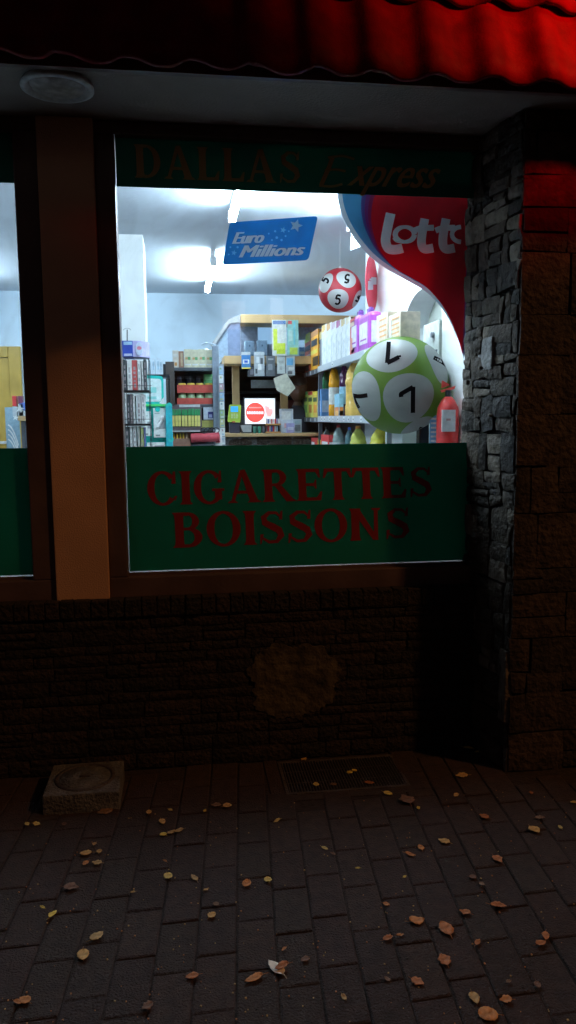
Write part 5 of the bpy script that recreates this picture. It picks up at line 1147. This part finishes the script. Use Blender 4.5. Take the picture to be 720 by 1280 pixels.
for i, (x0, x1, yt) in enumerate(((444, 453, 393), (453.5, 468, 389.5))):
    y0, y1 = Yr_(x0, XB+.03), Yr_(x1, XB+.03); r = abs(y0-y1)/2*.97; zt_2 = zX((x0+x1)/2, yt, XB+.03)
    T = bottle('lotion_bottle', f'{"farther" if i == 0 else "nearer"} of the two purple bottles on the top right shelf', XB+.03, (y0+y1)/2, zs1, r, (zt_2-zs1)/.97, C(.42, .08, .46, .3), C(.30, .10, .42, .3), None, None, 'squeeze', 'purple bottles on the top right shelf', sx=1) if False else None
    T = thing('lotion_bottle', f'{"farther" if i == 0 else "nearer"} of the two purple bottles on the top right shelf', 'bottle', (XB+.04, (y0+y1)/2, zs1), 'purple bottles on the top right shelf')
    a = MB(); a.box(XB, XB+.075, min(y0, y1)+.002, max(y0, y1)-.002, zs1, zt_2-.012, C(.42, .08, .46, .3), .024); b_ = a.build('bottle_body', T)
    a = MB(); a.box(XB+.022, XB+.054, (y0+y1)/2-.03, (y0+y1)/2+.02, zt_2-.012, zt_2+.016, C(.20, .08, .34, .3), .004); a.wire([(XB+.038, (y0+y1)/2-.05, zt_2+.012), (XB+.038, (y0+y1)/2, zt_2+.020)], .008, C(.20, .08, .34, .3)); a.build('pump_cap', T)
    a = MB(); hh = zt_2-zs1; a.box(XB-.0012, XB-.0002, min(y0, y1)+r*.35, max(y0, y1)-r*.30, zs1+hh*.22, zs1+hh*.72, C(.70, .66, .78)); a.box(XB+.012, XB+.062, min(y0, y1)+.0006, min(y0, y1)+.0018, zs1+hh*.22, zs1+hh*.72, C(.70, .66, .78)); a.box(XB-.002, XB-.0013, min(y0, y1)+r*.5, max(y0, y1)-r*.5, zs1+hh*.30, zs1+hh*.34, PU); a.build('paper_label', b_)
for i, (x0, x1) in enumerate(((471, 484), (486, 500))):
    z1 = zX((x0+x1)/2, 390); sidebox('carton', f'{"farther" if i == 0 else "nearer"} cream carton with orange stripes right of the purple bottles', 'carton', XB, Yr_(x0), Yr_(x1), zs1, z1, .1, C(.80, .66, .50), [(.1, .9, v, v+.05, C(.80, .40, .15)) for v in (.15, .3, .45, .6, .8)]+[(.0, .25, .0, 1, C(.80, .76, .68))], 'striped cartons on the top right shelf')
# second shelf
for i, (x0, x1, c1, c2) in enumerate(((378.5, 384.5, C(.55, .66, .12), C(.15, .35, .08)), (385, 390.5, C(.70, .66, .14), C(.6, .25, .05)), (391, 396.5, C(.75, .55, .10), C(.75, .3, .05)))):
    sidebox('juice_carton', f'{["green", "yellow green", "orange yellow"][i]} juice carton at the far end of the second right shelf', 'juice carton', XB, Yr_(x0), Yr_(x1), zs2, zX((x0+x1)/2, 489), .08, c1, ((0, 1, .88, 1, [GN, RD, YE_][i]), (.2, .85, .2, .5, c2), (.1, .9, .62, .78, C(.06, .12, .05))), 'juice cartons on the second right shelf')
sidebox('juice_carton', 'blue carton between the juice cartons and the green bottle', 'juice carton', XB, Yr_(397), Yr_(401.5), zs2, zX(399, 486), .07, C(.12, .30, .60), ((.2, .8, .2, .6, C(.5, .6, .75)),))
def sbot(name, lb, x0, x1, ytop, zbase, body, cap, lab, grp=None, label_v=None, Xo=.06):
    X = XB+Xo; y0, y1 = onX(x0, 480, X).y, onX(x1, 480, X).y; r = abs(y0-y1)*.5*math.cos(math.radians(60))*1.2
    c_ = (y0+y1)/2; zt_3 = onX((x0+x1)/2, ytop, X).z
    wpx = (x1-x0)/F*c_*1.02; r = wpx/2
    return bottle(name, lb, X, c_, zbase, min(r, .062), zt_3-zbase, body, cap, lab, None, 'soda', grp)
gb = C(.01, .16, .05, .08); ob = C(.78, .34, .02, .1); ob2 = C(.80, .50, .12, .1)
sbot('soda_bottle', 'dark green soda bottle with a white label on the second right shelf', 402, 414, 455, zs2, gb, GN, C(.62, .72, .72), 'bottles on the second right shelf')
sbot('soda_bottle', 'orange soda bottle with a white label, left one on the second right shelf', 411, 425, 452, zs2, ob, C(.7, .1, .05), C(.78, .76, .70), 'bottles on the second right shelf', Xo=.05)
sbot('soda_bottle', 'purple black soda bottle with a blue label on the second right shelf', 424, 437, 450, zs2, C(.06, .01, .05, .1), PU, C(.30, .55, .70), 'bottles on the second right shelf')
sbot('soda_bottle', 'large amber bottle half hidden behind the green ball on the second right shelf', 432, 455, 447, zs2, ob2, OR, None, 'bottles on the second right shelf', Xo=.06)
sbot('soda_bottle', 'orange bottle mostly hidden behind the green ball', 458, 484, 442, zs2, ob, OR, W_, 'bottles on the second right shelf')
a_ = onX(418, 500, XB).y
sidebox('drink_carton', 'small carton with a picture of oranges in front of the purple black bottle', 'carton', XG+.014, Yr_(418, XG+.014), Yr_(424, XG+.014), zs2, zX(421, 492), .03, C(.3, .6, .75), ((.1, .9, .05, .45, C(.80, .25, .05)), (.2, .8, .1, .3, C(.85, .45, .1))))
# third shelf
clr = C(.30, .38, .36, .08); ylw = C(.60, .62, .12, .1)
for i, (x0, x1, yt, b_, cp, lb) in enumerate(((403, 414, 534, clr, BK, 'clear bottle with a black cap, farthest on the third right shelf'), (416, 431, 531, clr, C(.4, .03, .04), 'clear bottle with a dark red cap on the third right shelf'), (431, 443, 534, C(.10, .2, .22, .1), BL, 'dark bottle with a blue cap on the third right shelf'), (438, 459, 532, ylw, OR, 'yellow bottle with an orange cap below the green ball'), (463, 490, 530, C(.55, .50, .06, .1), OR, 'yellow bottle directly under the green ball'))):
    sbot('soda_bottle', lb, x0, x1, yt, zs3, b_, cp, C(.55, .62, .3) if i > 2 else C(.5, .54, .55), 'bottles on the third right shelf')
sidebox('carton', 'red pack with white writing low on the right shelf beside the clear bottles', 'pack', XG+.014, Yr_(401, XG+.014), Yr_(411, XG+.014), zs3, zX(406, 544), .04, C(.62, .05, .05), ((.15, .85, .6, .75, W_), (.2, .8, .35, .5, W_)))
sidebox('carton', 'green pack low at the far end of the right shelf', 'pack', XB, Yr_(375), Yr_(388), zs3, zX(381, 549.5), .06, C(.08, .42, .12), ((.1, .6, .3, .8, C(.4, .6, .3)),))
sidebox('carton', 'red and white pack low on the right shelf beside the green pack', 'pack', XB, Yr_(388.5), Yr_(396), zs3, zX(391, 548), .06, C(.6, .06, .06), ((.1, .6, .3, .8, W_),))
sidebox('carton', 'yellow pack low on the right shelf beside the red and white pack', 'pack', XB, Yr_(396.5), Yr_(400.5), zs3, zX(398, 550), .06, C(.7, .5, .06))

# electrical box in the niche
q = onX(530, 430, XW+.1)
T = thing('meter_box', 'pale box with a small dial in the arched wall niche', 'box', (XW+.09, ym, zn0)); a = MB()
a.box(XW+.05, XW+.14, ym-.14, ym+.12, zn0, zsp+.03, C(.55, .60, .55), .006); a.build('cabinet', T)
a = MB(); a.tube((XW+.05, ym-.06, zsp-.04), (XW+.035, ym-.06, zsp-.04), .015, C(.15, .16, .18)); a.box(XW+.046, XW+.052, ym-.12, ym+.0, zsp-.27, zsp-.12, C(.10, .12, .14)); a.build('dial', T)

# fire extinguisher and notices at the foot of the side wall
Yx_ = 3.48; c_ = onY(561, 540, Yx_); rr = .052; zt_e = onY(561, 496, Yx_).z; xcyl = XW-.006-rr
xcyl = min(c_.x, XW-.006-rr)
T = thing('fire_extinguisher', 'red fire extinguisher hanging on the side wall by the pier, right of the green ball', 'extinguisher', (xcyl, Yx_, zt_e-.5))
a = MB(); a.lathe((xcyl, Yx_, zt_e-.45), [(rr*.9, 0), (rr, .012), (rr, .36), (rr*.93, .40), (rr*.6, .435), (.018, .45)], C(.66, .04, .035, .3), 24); b_ = a.build('cylinder', T)
a = MB(); a.box(xcyl-rr*.85, xcyl+rr*.35, Yx_-rr-.002, Yx_-rr*.8, zt_e-.16, zt_e-.06, C(.74, .74, .74)); a.box(xcyl-rr*.5, xcyl-rr*.1, Yx_-rr-.003, Yx_-rr-.002, zt_e-.11, zt_e-.10, C(.5, .3, .3)); a.build('paper_label', b_)
a = MB(); a.tube((xcyl, Yx_, zt_e), (xcyl, Yx_, zt_e+.03), .014, m_black); a.prism([(xcyl-.03, Yx_, zt_e+.02), (xcyl+.03, Yx_, zt_e+.035), (xcyl+.035, Yx_, zt_e+.05), (xcyl-.035, Yx_, zt_e+.03)], .01, C(.6, .05, .04), n=(0, 1, 0)); a.prism([(xcyl-.03, Yx_, zt_e+.04), (xcyl+.01, Yx_, zt_e+.055), (xcyl-.028, Yx_, zt_e+.075)], .01, C(.6, .05, .04), n=(0, 1, 0)); a.build('valve_handle', T)
carton('notice_board', 'narrow blue and white instruction plate left of the fire extinguisher', 'notice', (537, 519, 550.5, 556), 3.60, .006, C(.20, .50, .78), [(.1, .9, v, v+.06, W_) for v in (.1, .25, .4, .55, .7, .85)])
carton('dark_case', 'narrow black case between the green ball and the blue plate', 'case', (524, 528, 536.5, 556), 3.66, .05, m_black)

# ------------------------------------------------------------ behind the left window
Yv = 6.3
T = thing('side_table', 'wood topped dark stand with small red and blue tins seen through the left window', 'stand', onY(34, 560, Yv)); a = MB()
p, q = onY(22, 526, Yv), onY(52, 520, Yv); a.box(p.x, q.x, Yv, Yv+.4, p.z, q.z, m_wood, .004); a.build('table_top', T)
a = MB(); a.box(p.x+.02, q.x-.02, Yv+.02, Yv+.38, ZF, p.z-.001, C(.07, .075, .09), .003); a.build('cabinet', T)
for i, (x0, y0, x1, y1, m, lb) in enumerate(((15.5, 495, 20, 508, RD, 'red tin at the left on the stand behind the left window'), (22.5, 495, 28, 505, C(.2, .05, .1), 'dark red tin in the middle behind the left window'), (24, 503, 37, 513, C(.12, .22, .65), 'blue tin on the stand behind the left window'))):
    T = thing('tin', lb, 'tin', onY((x0+x1)/2, 520, Yv+.1)); a = MB(); p, q = onY(x0, y1, Yv+.1), onY(x1, y0, Yv+.1); zb_ = onY(30, 520, Yv+.05).z
    a.box(p.x, q.x, Yv+.1, Yv+.16, p.z if i else p.z, q.z, m, .004); a.build('tin_body', T); a = MB(); a.box(p.x, q.x, Yv+.1, Yv+.16, zb_ if False else min(zb_, p.z-.004), p.z-.001, C(.5, .55, .6)); a.build('tin_foot', T)
T = thing('striped_poster', 'grey blue poster with white curved stripes seen through the left window', 'poster', onY(18, 540, Yv+.3)); a = MB(); pb(a, 9, 509, 23.5, 570, Yv+.3, .01, C(.28, .42, .52), 0); b_ = a.build('board', T)
a = MB()
for k in range(4):
    c2 = [(10+13*t, 531+k*6+22*t*t+4*t) for t in [i/10 for i in range(11)]]; stroke(a, c2, 1.6, lambda x, y: onY(x, y, Yv+.298), W_)
a.build('stripe_print', b_)
T = thing('paper_star', 'white paper star hanging on the stand behind the left window', 'ornament', onY(24, 511, Yv-.02)); a = MB()
for (cx, cy, r) in ((24.5, 511, 5.5), (19.5, 522, 4)):
    a.prism([onY(cx+(r if i % 2 == 0 else r*.4)*math.sin(PI*i/5+.2), cy-(r if i % 2 == 0 else r*.4)*math.cos(PI*i/5+.2), Yv-.02) for i in range(10)], .002, W_, n=(0, 1, 0))
a.build('paper', T)

for o in bpy.data.objects:
    if '_b' in o: del o['_b']
